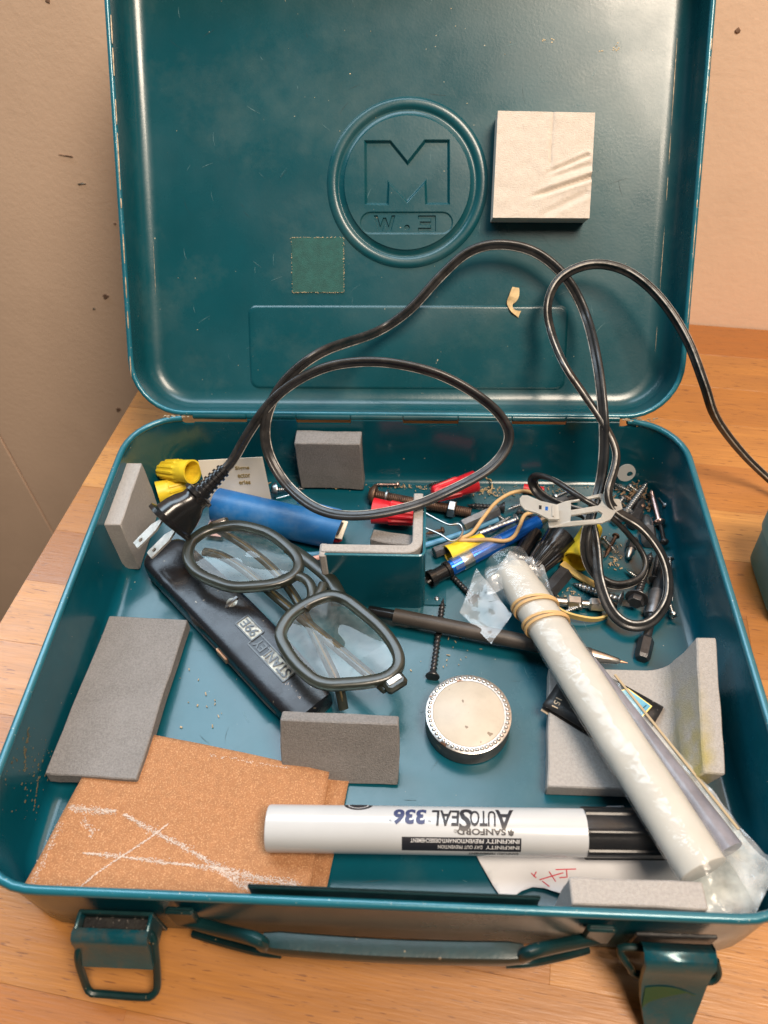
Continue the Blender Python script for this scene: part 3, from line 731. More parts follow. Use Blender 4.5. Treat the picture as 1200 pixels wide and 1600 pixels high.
MB().tube(resample(catmull([(lp_[0].x + .004, YO - .006, .036)] + lp_ + [(lp_[-1].x - .004, YO - .006, .037)], 6), .002), .0017, 9).build('latch_loop', DTEAL, la)
# right latch: lever hanging down over the front
rx0, rx1 = at(1003, 1470, .045).x, at(1115, 1470, .045).x
rl = MB(); cy0 = YO - .0115
sec = [(YO - .0038, .0390), (YO - .0044, .0430), (YO - .0070, .0455), (cy0 + .001, .0452), (cy0 - .0012, .0425), (cy0 - .0020, .0360), (cy0 - .0046, .0275), (cy0 - .0085, .0195), (cy0 - .0135, .0115), (cy0 - .0190, .0050)]
wid = [1, 1, 1, 1, 1, .98, .95, .89, .76, .62]
cxx = (rx0 + rx1) / 2; hw = (rx1 - rx0) / 2
R1 = []
for (y, z), k in zip(sec, wid): R1.append([(cxx - hw * k, y + .0012, z), (cxx - hw * k * .96, y - .0004, z + .0003), (cxx + hw * k * .96, y - .0004, z + .0003), (cxx + hw * k, y + .0012, z), (cxx + hw * k * .96, y + .0011, z - .0012), (cxx - hw * k * .96, y + .0011, z - .0012)])
rl.loft(R1)
rlo = rl.build('latch', LATCHG, box, smooth=45)
rlo['label'] = 'latch lever hanging down with a painted green reflection'
MB().box((cxx, YO - .0010, .032), (2 * hw + .004, .0016, .026), None, .0004).build('latch_plate', BLACKR, rlo)  # plate coloured black to stand for the shaded gap above the lever
P = [at(968, 1482, .036), at(985, 1512, .028), at(1000, 1523, .024), at(1112, 1533, .024), at(1118, 1500, .034)]
MB().tube(resample(catmull([(P[0].x + .010, YO - .0045, .037)] + P, 5), .002), .0016, 8).build('latch_loop', DTEAL, rlo)
gm = MB(); vs = []  # green reflection on the lever, painted as a flat coloured patch
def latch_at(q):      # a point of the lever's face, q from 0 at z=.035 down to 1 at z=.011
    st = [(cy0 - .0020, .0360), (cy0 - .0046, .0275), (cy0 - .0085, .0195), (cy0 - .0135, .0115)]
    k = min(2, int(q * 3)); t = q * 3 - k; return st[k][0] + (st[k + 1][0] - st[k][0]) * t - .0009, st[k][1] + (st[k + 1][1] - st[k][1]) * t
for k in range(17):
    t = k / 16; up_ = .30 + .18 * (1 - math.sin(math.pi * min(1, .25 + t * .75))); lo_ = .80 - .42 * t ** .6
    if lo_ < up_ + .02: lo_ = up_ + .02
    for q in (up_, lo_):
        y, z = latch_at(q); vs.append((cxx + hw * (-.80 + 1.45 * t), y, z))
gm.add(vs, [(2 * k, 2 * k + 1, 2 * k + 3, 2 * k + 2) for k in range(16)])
gm.build('painted_reflection', mat('green_reflection_colour', (.004, .06, .028), .35), rlo, fix=True)

# ================================================================== CONTENTS
ZF = .0052                                            # the tray's floor
def root_at(p): return (p[0], p[1], p[2])

# ---- dark grey foam slab, lying loose at the left, its near end up on the sandpaper
c = [at(168, 960, .0165), at(290, 968, .0165), at(215, 1216, .0235), at(71, 1210, .0235)]
cen = sum(c, Vector()) / 4; ax = ((c[1] + c[2]) - (c[0] + c[3])).normalized(); ay = ((c[0] + c[1]) - (c[2] + c[3])).normalized()
az = ax.cross(ay).normalized(); ay = az.cross(ax)
lw_ = ((c[1] - c[0]).length + (c[2] - c[3]).length) / 2; ll_ = ((c[0] - c[3]).length + (c[1] - c[2]).length) / 2
o = slabM(basis(cen - az * .0048, ax, ay, az), (lw_, ll_, .0085), 'foam_slab', FOAMD, None, None, .0004)
tag(o, 'large dark grey foam slab lying along the left wall of the tray', 'foam')

# ---- pad standing at the front, leaning back
b0, b1 = at(446, 1222, ZF), at(623, 1230, ZF)
t1 = at(625, 1128, .040); t0 = at(440, 1134, .040)
ux = (b1 - b0).normalized(); uz = ((t0 + t1) / 2 - (b0 + b1) / 2); hh = uz.length; uz.normalize(); uy = uz.cross(ux).normalized()
o = slabM(basis((b0 + b1) / 2 + ux * -.001 + uz * hh / 2 + uy * .0042 + Vector((0, 0, .0014)), ux, uy, uz), ((b1 - b0).length + .001, .0078, hh), 'foam_pad', FOAMD, None, None, .0004)
tag(o, 'brownish grey foam pad standing upright between knife and white marker', 'foam')

# ---- L-shaped foam piece at the right
P0 = Vector((.1290, -.192, 0)); th = .0105
fx0, fx1 = .0805, .1660
L2 = basis((0, -.2275, 0), (1, 0, 0), (0, 0, 1), (0, -1, 0))
def lsec(yk):
    # cross-section (x, z) at depth yk in 0..1 (0 near, 1 far): a floor leaf with a bent-up wall leaf
    r = .016; xr = .1560 + .0080 * yk - .0; zt_ = .0390 + .0125 * yk; lean = .006
    zb = ZF + .0008
    pts = [(fx0 + .007 * yk, zb), (xr - r, zb)]
    for k in range(1, 7): a = R(90) * k / 6; pts.append((xr - r + r * math.sin(a), zb + r - r * math.cos(a)))
    pts += [(xr + lean * .5, (zb + r + zt_) / 2), (xr + lean, zt_), (xr + lean - th, zt_ + .0005), (xr + lean * .5 - th, (zb + r + zt_) / 2)]
    r2 = r - th + .006
    for k in range(0, 7): a = R(90) * (1 - k / 6); pts.append((xr - th - r2 + r2 * math.sin(a), zb + th + r2 - r2 * math.cos(a)))
    pts += [((fx0 + xr) / 2 - .004, zb + th), (fx0 + .007 * yk, zb + th)]
    return pts
rings = []
for k in range(19):
    t = k / 18; s_ = lsec(t); y = -.2265 + t * .0685
    rings.append([(x + .0006 * mnoise.noise(Vector((x * 80, t * 6, z * 80))), y + (-.004 * (x - .12) / .04 if t < .01 else 0) * 0 + .0005 * mnoise.noise(Vector((x * 60, 5, z * 60))), z + (.0005 * mnoise.noise(Vector((x * 70, t * 7, 3))) if z > .01 else 0)) for x, z in s_])
o = MB().loft(rings).build('foam_angle', FOAMS, None, smooth=45, bevel=.0007, seg=1, origin=(.129, -.192, ZF))
tag(o, 'bent light grey foam piece with a yellow stain at the right wall', 'foam')

# ---- sandpaper, folded in two
def sheet(name, pxs, zfun, m_, par, nu=26, nv=16, th=.0006, origin=None):
    """quad of picture corners (tl, tr, br, bl) at base heights -> warped sheet"""
    c = [at(u, v, z) for u, v, z in pxs]
    def fn(a, b_):
        p = (c[0] * (1 - a) + c[1] * a) * (1 - b_) + (c[3] * (1 - a) + c[2] * a) * b_
        return p + Vector((0, 0, zfun(a, b_)))
    m = MB().grid(fn, nu, nv); return m.build(name, m_, par, smooth=80, solid=th, origin=origin, fix=True)
sp = thing('folded_sandpaper', at(300, 1290, .008), 'folded coppery brown sandpaper sheet with white scratches in the near left corner', 'sandpaper')
def zs(a, b_): return .0022 * math.sin(a * 2.6 + .4) * (1 - b_ * .5) + .0012 * math.sin(b_ * 5 + a * 3) + .0006 * mnoise.noise(Vector((a * 5, b_ * 4, 1)))
sheet('back_leaf', [(250, 1162, .0075), (546, 1216, .0075), (508, 1402, .010), (60, 1402, .010)], lambda a, b_: zs(a, b_) * .5, SAND, sp, 30, 18, .0007)
top_c = [(176, 1140, .012), (515, 1209, .012), (483, 1404, .0125), (38, 1396, .024)]
def ztop(a, b_): return zs(a, b_) + .0035 * math.exp(-a * 9) * b_ + .0015
tl = sheet('top_leaf', top_c, ztop, SAND, sp, 44, 28, .0007)
tl['label'] = 'upper sandpaper leaf with white chalky scratches'
# chalky scratches: thin streaks of powder lying on the grit
tc_ = [at(u, v, z) for u, v, z in top_c]
def on_top(u, v):
    # find (a,b) whose picture position is (u,v): iterate on height
    z = .016
    for _ in range(12):
        p = at(u, v, z)
        best = None
        a, b_ = .5, .5
        for _k in range(14):
            q = (tc_[0] * (1 - a) + tc_[1] * a) * (1 - b_) + (tc_[3] * (1 - a) + tc_[2] * a) * b_
            da = (tc_[1] - tc_[0]) * (1 - b_) + (tc_[2] - tc_[3]) * b_; db = (tc_[3] - tc_[0]) * (1 - a) + (tc_[2] - tc_[1]) * a
            e = p - q; det = da.x * db.y - da.y * db.x
            a += (e.x * db.y - e.y * db.x) / det; b_ += (da.x * e.y - da.y * e.x) / det
        z = q.z + ztop(a, b_)
    return at(u, v, z + .0006)
g = MB(); r2 = random.Random(3)
def streak(pts, wpx, dens):
    for (u0, v0), (u1, v1) in zip(pts, pts[1:]):
        n = int(math.hypot(u1 - u0, v1 - v0) * dens)
        A, B = on_top(u0, v0), on_top(u1, v1)
        for k in range(n):
            t = r2.random(); p = A.lerp(B, t); wl = wpx if not isinstance(wpx, tuple) else wpx[0] + (wpx[1] - wpx[0]) * t
            q = Vector((r2.gauss(0, wl * .00018), r2.gauss(0, wl * .00018), 0)); s_ = r2.uniform(.0001, .00027)
            d = (B - A).normalized(); n_ = Vector((-d.y, d.x, 0)).normalized()
            c0 = p + q; L = s_ * r2.uniform(.8, 2.6)
            g.add([c0 - d * L, c0 + n_ * s_, c0 + d * L, c0 - n_ * s_, c0 + Vector((0, 0, .00016))], [(0, 1, 4), (1, 2, 4), (2, 3, 4), (3, 0, 4)])
streak([(193, 1272), (245, 1302), (300, 1330), (345, 1358)], (1.5, 6), 5)
streak([(345, 1358), (375, 1380), (410, 1393)], 8, 10)
streak([(130, 1333), (190, 1338), (260, 1348), (340, 1356)], (1, 4), 4)
streak([(340, 1356), (400, 1372), (470, 1382)], (4, 6), 5)
streak([(262, 1288), (230, 1312), (190, 1338)], 1.3, 3.2)
streak([(190, 1338), (150, 1365), (115, 1395)], 1.3, 2.2)
streak([(110, 1262), (140, 1266), (180, 1268)], (6, 4), 7)
streak([(128, 1280), (145, 1298), (140, 1306)], 5, 3)
streak([(50, 1380), (70, 1340), (95, 1285)], 6, 1.8)
streak([(55, 1392), (80, 1388), (120, 1390)], 6, 1.8)
streak([(330, 1180), (400, 1192), (450, 1200)], 3, .8)
o = g.build('chalk_scratches', WHITESC, tl, smooth=0, fix=False); o['kind'] = 'stuff'

# ---- white paper scrap under the marker
pp = thing('paper_scrap', at(900, 1370, .008), 'torn white paper scrap with red handwriting under the marker cap', 'paper')
edge = [(742, 1330), (752, 1350), (770, 1382), (786, 1406), (800, 1402), (815, 1392), (832, 1386), (850, 1388), (885, 1400), (960, 1408), (1082, 1412), (1062, 1370), (1045, 1330), (1005, 1300), (975, 1256), (950, 1258), (930, 1266), (920, 1290), (800, 1310)]
def zpap(x, y): return .0072 + .0010 * math.sin(x * 90) + .0008 * math.sin(y * 140 + x * 40)
b = bmesh.new(); vs = [b.verts.new(at(u, v, .0078)) for u, v in edge]; b.faces.new(vs)
for k in range(40): bmesh.ops.bisect_plane(b, geom=b.verts[:] + b.edges[:] + b.faces[:], plane_co=(.04 + k * .003, 0, 0), plane_no=(1, 0, 0))
for k in range(24): bmesh.ops.bisect_plane(b, geom=b.verts[:] + b.edges[:] + b.faces[:], plane_co=(0, -.3 + k * .003, 0), plane_no=(0, 1, 0))
b.verts.index_update(); m = MB(); m.v = [Vector((v.co.x, v.co.y, zpap(v.co.x, v.co.y))) for v in b.verts]; m.f = [tuple(v.index for v in f.verts) for f in b.faces]; b.free()
m.build('sheet', PAPER, pp, smooth=80, solid=.0002)
for pts in ([(868, 1359), (900, 1358)], [(885, 1359), (886, 1371), (874, 1372)], [(843, 1375), (880, 1364)], [(858, 1362), (868, 1378)], [(830, 1364), (838, 1372)], [(838, 1362), (834, 1370)], [(847, 1377), (858, 1386)], [(880, 1388), (892, 1392)]):
    MB().tube([(lambda p: Vector((p.x, p.y, zpap(p.x, p.y) + .0002)))(at(u, v, .0075)) for u, v in resample([Vector((*a, 0)) for a in pts], 3) and [(q.x, q.y) for q in resample([Vector((*a, 0)) for a in pts], 3)]], .00028, 5).build('pen_stroke', REDINK, pp)

# ---- white marker
mr_ = .0109; mz = ZF + .0022 + mr_ + .0040
mA, mB_ = at(418, 1294, mz + .002), at(912, 1301, mz); mC = at(1046, 1303, mz)
marker = thing('dry_erase_marker', mA, 'white marker pen with black ribbed cap lying across the front of the tray', 'marker')
MM = frame(mA, mB_); ML = (mB_ - mA).length
MB().lathe([(mr_ * .90, 0), (mr_ * .97, .0004), (mr_, .0014), (mr_, ML + .003)], MM, 48).build('barrel', WHITE, marker)
capL = (mC - mB_).length
def ribmod(a, z):
    k = (a * 7 / (2 * math.pi)) % 1.0
    return 1.0 + .085 * (1 if k < .16 else max(0, 1 - (min(k - .16, 1 - k)) / .05)) - .02
MB().lathe([(mr_ * .90, ML - .0002), (mr_ * 1.03, ML), (mr_ * 1.04, ML + .001), (mr_ * 1.02, ML + capL - .002), (mr_ * .93, ML + capL)], MM, 96, mod=ribmod).build('cap', CAPM, marker, smooth=30)
# print on the barrel, read from the far side
mdir = (mB_ - mA).normalized(); mup = Vector((0, 0, 1)); mup = (mup - mdir * mup.dot(mdir)).normalized(); mfar = mup.cross(mdir)
def cyl(s, x_right_u, ang0, wd, ht, m_, shear=0, bold=0, par=None, name='print'):
    vs, fs = text_mesh(s, wd, ht * .92, shear, 0, bold)
    x0 = (at(x_right_u, 1298, mz).x - mA.x) / mdir.x
    out = []
    for v in vs:
        x = x0 - v.x; th_ = R(ang0) - v.y / mr_
        out.append(mA + mdir * x + (mup * math.cos(th_) + mfar * math.sin(th_)) * (mr_ + .00012))
    return MB().add(out, fs).build(name, m_, marker, smooth=0, fix=False)
PXM = .000313
cyl('A', 801, 41, 28 * PXM, .0118, INK, .15, .02); cyl('UTO', 772, 36, 39 * PXM, .0092, INK, .15, .02); cyl('S', 736, 42, 21 * PXM, .0128, INK, .15, .03); cyl('EAL', 717, 36, 42 * PXM, .0092, INK, .15, .02)
cyl('TM', 673, 8, 5 * PXM, .0015, INK); cyl('336', 666, 38, 50 * PXM, .0092, INKB, .12, .045); cyl('TM', 613, 8, 4 * PXM, .0014, INK)
cyl('SANFORD', 786, -13, 73 * PXM, .0031, INK, 0, .04); cyl('©', 712, -15, 5 * PXM, .0018, INK)
# small crest beside the maker's name
def cylpoly(px, m_, name):
    b = bmesh.new(); P_ = []
    for (xx, an) in px: P_.append(b.verts.new((xx, an, 0)))
    b.faces.new(P_)
    for k in range(1, 60): bmesh.ops.bisect_plane(b, geom=b.verts[:] + b.edges[:] + b.faces[:], plane_co=(0, -120 + k * 4.0, 0), plane_no=(0, 1, 0))
    b.verts.index_update(); vs = [v.co.copy() for v in b.verts]; fs = [tuple(v.index for v in f.verts) for f in b.faces]; b.free()
    out = [mA + mdir * v.x + (mup * math.cos(R(v.y)) + mfar * math.sin(R(v.y))) * (mr_ + .00008) for v in vs]
    return MB().add(out, fs).build(name, m_, marker, smooth=0, fix=False)
xm = lambda u: (at(u, 1298, mz).x - mA.x) / mdir.x
cylpoly([(xm(788), -13), (xm(791), -19), (xm(794), -13), (xm(797), -19), (xm(799), -13), (xm(797), -27), (xm(794), -30), (xm(790), -27)], INK, 'crest')
cylpoly([(xm(628), -34), (xm(809), -34), (xm(809), -72), (xm(628), -72)], INK, 'label_panel')
for s_, a_, u1, wp in (('INKFINITY', -36, 806, 50), ('PREVENTION', -36, 752, 46), ('ANTI-DESSECHEMENT', -36, 704, 62), ('INKFINITY', -52, 806, 50), ('DAY OUT PREVENTION', -52, 750, 66)):
    o = cyl(s_, u1, a_ - 1, wp * PXM, .0021, LITE, 0, .02)
    for v in o.data.vertices: v.co += Vector((0, 0, 0)); 
    for v in o.data.vertices:
        q = v.co + ORIG[marker.name]; rad = (q - mA) - mdir * ((q - mA).dot(mdir)); v.co += rad.normalized() * .00010
cyl('SANFORD PERMANENT', 806, -76, 75 * PXM, .0022, INK, 0, .03)
# round seal at the far edge
seal = []
for k in range(24):
    a = 2 * math.pi * k / 24; seal.append((xm(560) + .0068 * math.cos(a), 57 + 24 * math.sin(a)))
cylpoly(seal, INK, 'seal')
for rr_, nm in ((.0050, 'seal_ring'),):
    ring = [(xm(560) + rr_ * math.cos(2 * math.pi * k / 24), 57 + 24 * rr_ / .0068 * math.sin(2 * math.pi * k / 24)) for k in range(24)]
    o = cylpoly(ring, LITE, nm)
    for v in o.data.vertices:
        q = v.co + ORIG[marker.name]; rad = (q - mA) - mdir * ((q - mA).dot(mdir)); v.co += rad.normalized() * .00006
    ring = [(x_ * 1.0 + (xm(560) - x_) * .12, 57 + (a_ - 57) * .88) for x_, a_ in ring]
    o = cylpoly(ring, INK, 'seal_centre')
    for v in o.data.vertices:
        q = v.co + ORIG[marker.name]; rad = (q - mA) - mdir * ((q - mA).dot(mdir)); v.co += rad.normalized() * .00012

# ---- round tin with cream disc and beaded rim
tr_ = .0233; tcn = at(732, 1113, .0195); TZ = .0195
tin = thing('round_tin', (tcn.x, tcn.y, ZF), 'round tin with cream disc and silver beaded edge', 'tin')
TM = Matrix.Translation((tcn.x, tcn.y, 0))
MB().lathe([(tr_ - .0012, ZF), (tr_ - .0002, ZF + .0008), (tr_ - .0002, .0172), (tr_ - .0008, .0184), (tr_ - .0010, .0186)], TM, 64).build('body', TINSIDE, tin)
MB().lathe([(tr_ - .0005, .0180), (tr_ - .0002, .0186), (tr_ - .0012, .0190), (tr_ - .0038, .0190), (tr_ - .0042, .0186)], TM, 64, False, False).build('rim_band', BEAD, tin)
MB().lathe([(tr_ - .0041, .0180), (tr_ - .0041, .0188), (tr_ - .0046, .0191), (.0001, .01925)], TM, 64, False, False).build('cream_disc', TINTOP, tin)
bm_ = MB(); N_ = 50
proto = None
for k in range(N_):
    a = 2 * math.pi * k / N_; c0 = Vector((tcn.x + (tr_ - .0022) * math.cos(a), tcn.y + (tr_ - .0022) * math.sin(a), .0190))
    if proto is None:
        proto = MB().lathe([(.0013, -.0004), (.0012, .0002), (.0007, .0007), (.0001, .0009)], Matrix.Translation(c0), 8).build('bead', BEAD, tin)
        me = proto.data
        for v in me.vertices: v.co -= (c0 - ORIG[tin.name])
        proto.location = c0 - ORIG[tin.name]
    else:
        d = proto.copy(); COL.objects.link(d); d.parent = tin; d.location = c0 - ORIG[tin.name]

# ---- threaded hardware
def thread(M, L, r, pitch, depth, tip=0.0, z0=0.0, n=14, sharp=True):
    mb = MB(); steps = max(8, int(L / pitch * 6)); rings = []
    for i in range(steps + 1):
        z = z0 + L * i / steps; ring = []
        k = 1.0
        if tip > 0 and z > z0 + L - tip: k = max(.06, (z0 + L - z) / tip)
        for j in range(n):
            a = 2 * math.pi * j / n; ph = (z / pitch - j / n) % 1.0
            e = max(0, 1 - abs(ph - .5) * (4.2 if sharp else 2.4))
            ring.append(((r + depth * e) * k * math.cos(a), (r + depth * e) * k * math.sin(a), z))
        rings.append(ring)
    return mb.loft(rings, M)
def screw(name, label, cat, head, tip_, r, m_, hr, hh_, pitch=.0012, depth=.0004, tipl=.005, kind='pan', plain=0.0, group=None, hm=None, up=(0, 0, 1)):
    h, t = Vector(head), Vector(tip_); L = (t - h).length; M = frame(h, t, up)
    th_ = thing(name, h, label, cat, group)
    if kind == 'pan': pf = [(hr * .30, -hh_), (hr * .75, -hh_ * .85), (hr, -hh_ * .25), (hr, 0), (r, .0001)]
    elif kind == 'bugle': pf = [(hr * .96, -.0009), (hr, -.0005), (hr * .95, .0002), (hr * .55, hh_ * .5), (r * 1.05, hh_)]
    elif kind == 'flat': pf = [(hr * .97, -.0006), (hr, -.0003), (hr * .97, 0), (r * 1.05, hh_)]
    elif kind == 'hex': pf = None
    elif kind == 'dome': pf = [(hr * .15, -hh_), (hr * .55, -hh_ * .9), (hr * .85, -hh_ * .6), (hr, -hh_ * .1), (hr, 0), (r, .0002)]
    hb = MB()
    if pf: hb.lathe(pf, M, 20)
    else:
        hb.lathe([(hr * .85, -hh_), (hr * .95, -hh_ * .85), (hr * .95, -hh_ * .2), (hr * .95, 0)], M, 6); hb.lathe([(hr * 1.35, -.0004), (hr * 1.4, 0), (hr * 1.3, .0006)], M, 20)
    hb.build('head', hm or m_, th_, smooth=35)
    if kind in ('pan', 'dome') and hr > .0018:
        zz = -hh_ * 1.0
        MB().box((0, 0, zz + .0001), (hr * 1.1, hr * .26, .0004), M).box((0, 0, zz + .0001), (hr * .26, hr * 1.1, .00038), M).build('recess', BLKMET, th_, smooth=0)
    if plain: MB().lathe([(r, 0), (r, plain)], M, 14).build('shank', m_, th_)
    thread(M, L - plain, r * .86, pitch, depth, tipl, plain).build('thread', m_, th_, smooth=50)
    return th_

def Z(u, v, z): return at(u, v, z)
# black drywall screw under the pen
screw('drywall_screw', 'black drywall screw poking out from under the brown pen', 'screw', Z(676, 1056, ZF + .0034), Z(693, 934, ZF + .0018), .0017, BLKMET, .0042, .0034, .0027, .0007, .007, 'bugle')
# pen
pz = .0150
pA, pB, pC = Z(616, 962, pz), Z(912, 1022, pz), Z(1002, 1043, .0105)
pen = thing('ballpoint_pen', pA, 'brown grey ballpoint pen with silver cone tip under the bag', 'pen')
PM = frame(pA, pB); pl = (pB - pA).length; fr = .0046
pt = Z(576, 953, pz); pe = -(pt - pA).length
MB().lathe([(fr, 0), (fr, pl * .86)], PM, 24).build('barrel', PENM, pen)
MB().lathe([(fr * .62, pe), (fr * .70, pe + .001), (fr * .74, -.0003), (fr * .74, 0)], PM, 20).build('plunger', BLACKP, pen)
kk = (pC - pA).length
MB().lathe([(fr * 1.0, pl * .86), (fr * 1.02, pl * .87), (fr * .96, pl * .90), (fr * 1.02, pl * .93), (fr * .96, pl + .0035), (fr * .9, pl + .004)], PM, 24).build('collar', GUNM, pen)
MB().lathe([(fr * .90, pl + .004), (fr * .72, pl + .010), (fr * .40, pl + .019), (fr * .22, pl + .0205)], PM, 24).build('cone', STEEL, pen)
MB().lathe([(fr * .20, pl + .0205), (fr * .13, pl + .0225), (fr * .06, pl + .0245)], PM, 12).build('point', COPPER, pen)

# ---- utility knife
KA, KB = Vector((-.1535, -.0800, .0155)), Vector((-.0430, -.1895, .0145))
kd = (KB - KA).normalized(); kn = Vector((0, 0, 1)) - kd * kd.z; kn.normalize(); ks = kn.cross(kd)   # ks: to the upper right
knife = thing('utility_knife', (-.098, -.1335, ZF), 'black utility knife with silver screw and worn metal nameplate lying under the glasses', 'knife')
KL = (KB - KA).length
def ksec(t):
    wv = .0152 + .0012 * math.sin(t * math.pi) - .0022 * max(0, (t - .82) / .18) ** 2 - .005 * max(0, (.06 - t) / .06) ** 2
    hv = .0092 - .0014 * math.exp(-((t - .17) / .06) ** 2) + .0008 * math.sin(t * math.pi) - .001 * max(0, (t - .85) / .15) - .003 * max(0, (.05 - t) / .05) ** 2
    off_ = .0016 * math.sin((t - .1) * math.pi)
    return wv, hv, off_
def kpt(t, a, e=6.0, sc=1.0):
    wv, hv, of = ksec(t); ca, sa = math.cos(a), math.sin(a)
    x = math.copysign(abs(ca) ** (2 / e), ca) * wv * sc; y = math.copysign(abs(sa) ** (2 / e), sa) * hv * sc
    return KA + kd * (KL * t) + ks * (x + of) + kn * y
rings = [[kpt(0, 2 * math.pi * j / 36, 3, .72) - kd * .0012 for j in range(36)]] + [[kpt(i / 40, 2 * math.pi * j / 36) for j in range(36)] for i in range(41)] + [[kpt(1, 2 * math.pi * j / 36, 3, .7) + kd * .0012 for j in range(36)]]
kb = MB().loft(rings).build('handle', KNIFE, knife, smooth=60)
def ktop(u, v): 
    p = at(u, v, KA.z + .0097); q = p - KA; return q.dot(kd), q.dot(ks)
def kframe(x, s_, z): return basis(KA + kd * x + ks * s_ + kn * z, -kd, -ks, kn)
x_, s_ = ktop(362, 941)
MB().lathe([(.0050, -.0012), (.0050, .0002), (.0046, .0008), (.0030, .0011), (.0001, .0012)], kframe(x_, s_, .0089), 28).build('screw', SCREWM, knife)
MB().box((0, 0, .0105 - .0089), (.0016, .0090, .0012), kframe(x_, s_, .0089) @ Matrix.Rotation(R(8), 4, 'Z')).build('screw_slot', DGMET, knife)
MB().lathe([(.0058, -.001), (.0058, .0002), (.0052, .0004)], kframe(x_, s_, .0088), 28, False, False).build('screw_seat', BLACKP, knife)
# nameplate: raised worn letters in two frames
for s_t, u0, u1, ht, wd, off in (('STANLEY', 452, 396, .0060, .0300, .001), ('99E', 402, 366, .0058, .0125, .001)):
    xa, sa = ktop(u0, {452: 1052, 402: 990}[u0]); 
    M = kframe(xa, sa + .0020, .0097 if s_t == 'STANLEY' else .0101)
    vs, fs = text_mesh(s_t, wd, ht, 0, .0006, .015)
    MB().add(vs, fs, M).build('raised_lettering', BLACKP, knife, smooth=0)
    w2, h2 = wd + .0026, ht + .0024
    pl_ = MB(); pl_.box((wd / 2, ht / 2, -.0004), (w2, h2, .0010), M, .0002)
    pl_.build('nameplate', WORN, knife)
    fr_ = MB()
    for (cx_, cy_, sx_, sy_) in ((wd / 2, -.0012 - .0003, w2 + .0008, .0008), (wd / 2, ht + .0012 + .0003, w2 + .0008, .0008), (-.0016, ht / 2, .0008, h2), (wd + .0016, ht / 2, .0008, h2)):
        fr_.box((cx_, cy_, -.0001), (sx_, sy_, .0014), M)
    fr_.build('nameplate_frame', BLACKP, knife, smooth=0)
# slider button on the lower left edge
xs_, _ = ktop(337, 1012)
sl = MB()
for k in range(8): sl.box((xs_ - .004 + k * .0012, -.0150, -.001), (.0007, .0022, .0052), basis(KA, kd, ks, kn), .0002)
sl.box((xs_, -.0146, -.001), (.0105, .0020, .0044), basis(KA, kd, ks, kn), .0002)
sl.build('slider_button', COPPER, knife, smooth=0)
MB().tube([KA + kd * (KL * t) + ks * (-ksec(t)[0] + ksec(t)[2] - .00015) + kn * -.0016 for t in [k / 20 for k in range(9, 19)]], .00035, 5).build('seam_line', DGMET, knife)
g = MB()
for k in range(40):
    t = rnd.uniform(.84, .95); s_ = rnd.uniform(-.002, .008); M = basis(KA + kd * (KL * t) + ks * s_ + kn * (ksec(t)[1] - .0002 - .00004 * abs(s_) * 1000), (ks * .8 - kd * .5).normalized(), (kd * .8 + ks * .5).normalized(), kn)
    g.box((0, 0, 0), (rnd.uniform(.001, .004), rnd.uniform(.0001, .00028), .0004), M)
o = g.build('scratches', WHITESC, knife, smooth=0); o['kind'] = 'stuff'

# ---- blue plastic sleeve with cards and a red peg inside
bz = .0175
bA, bB = Z(340, 790, bz), Z(528, 832, bz)
sl = thing('blue_plastic_sleeve', bA, 'blue plastic tube sleeve stuffed with a card and a red peg', 'sleeve')
BM = frame(bA, bB); bl = (bB - bA).length
def flat(rx, ry, n=32): return [(rx * math.cos(2 * math.pi * j / n), ry * math.sin(2 * math.pi * j / n)) for j in range(n)]
def bs(t): return .0122 * (1 - .06 * t) , .0122 * (1 - .06 * t)
rings = []
for t in [k / 14 for k in range(15)]: rx, ry = bs(t); rings.append([(x, y, t * bl + (.0030 * max(0, y / ry) if t > .99 else 0)) for x, y in flat(rx, ry)])
rin = []
for t in (1, .6): rx, ry = bs(t); rin.append([(x * .90, y * .90, t * bl + (.0030 * max(0, y / ry) if t > .99 else 0)) for x, y in flat(rx, ry)])
MB().loft(rings + rin, BM).build('tube', BLUE, sl, smooth=50)
MB().box((.001, .003, bl - .003), (.0135, .0012, .016), BM @ Matrix.Rotation(R(12), 4, 'Z'), .0002).build('card_insert', CREAM, sl)
MB().box((-.001, .0058, bl - .004), (.0105, .0010, .014), BM, .0002).build('card_insert', DGMET, sl)
MB().lathe([(.0030, bl - .014), (.0030, bl - .001), (.0024, bl + .0015), (.0010, bl + .003)], BM @ Matrix.Translation((-.0015, -.0045, 0)), 14).build('red_peg', RED, sl)
rx_, ry_ = bs(1)
# tab of blue plastic lying behind the sleeve's end
P = [Z(465, 783, .0245), Z(533, 800, .0215)]
MB().box(((0), 0, (P[1] - P[0]).length / 2), (.004, .0016, (P[1] - P[0]).length), frame(P[0], P[1]), .0004).build('blue_flap', BLUE, sl)

# ---- thin sticks and wires behind the glasses
def rod(name, label, cat, pts, r, m_, group=None, n=10):
    P = resample(catmull([Z(*p) for p in pts], 6), .002) if len(pts) > 2 else [Z(*p) for p in pts]
    o = MB().tube(P, r, n).build(name, m_, None, origin=P[0]); return tag(o, label, cat, group)
rod('blue_wire', 'pale blue wire beneath the open end of the blue sleeve', 'wire', [(452, 858, .0075), (480, 866, .0078), (512, 862, .008), (524, 858, .008)], .0016, LBLUE)
rod('pink_wire', 'pink insulated wire touching the corner divider beside the glasses', 'wire', [(466, 880, .0075), (486, 874, .0078), (510, 868, .008), (524, 866, .008)], .0017, PINKW)
c0 = at(338, 824, .008)
o = MB().box((0, 0, 0), (.012, .016, .0006), Matrix.Translation((c0.x, c0.y, .0085)) @ Matrix.Rotation(R(-8), 4, 'Z')).build('label_scrap', PINKW, None, origin=(c0.x, c0.y, .0085)); tag(o, 'small brownish label scrap between plug and blue sleeve', 'scrap')

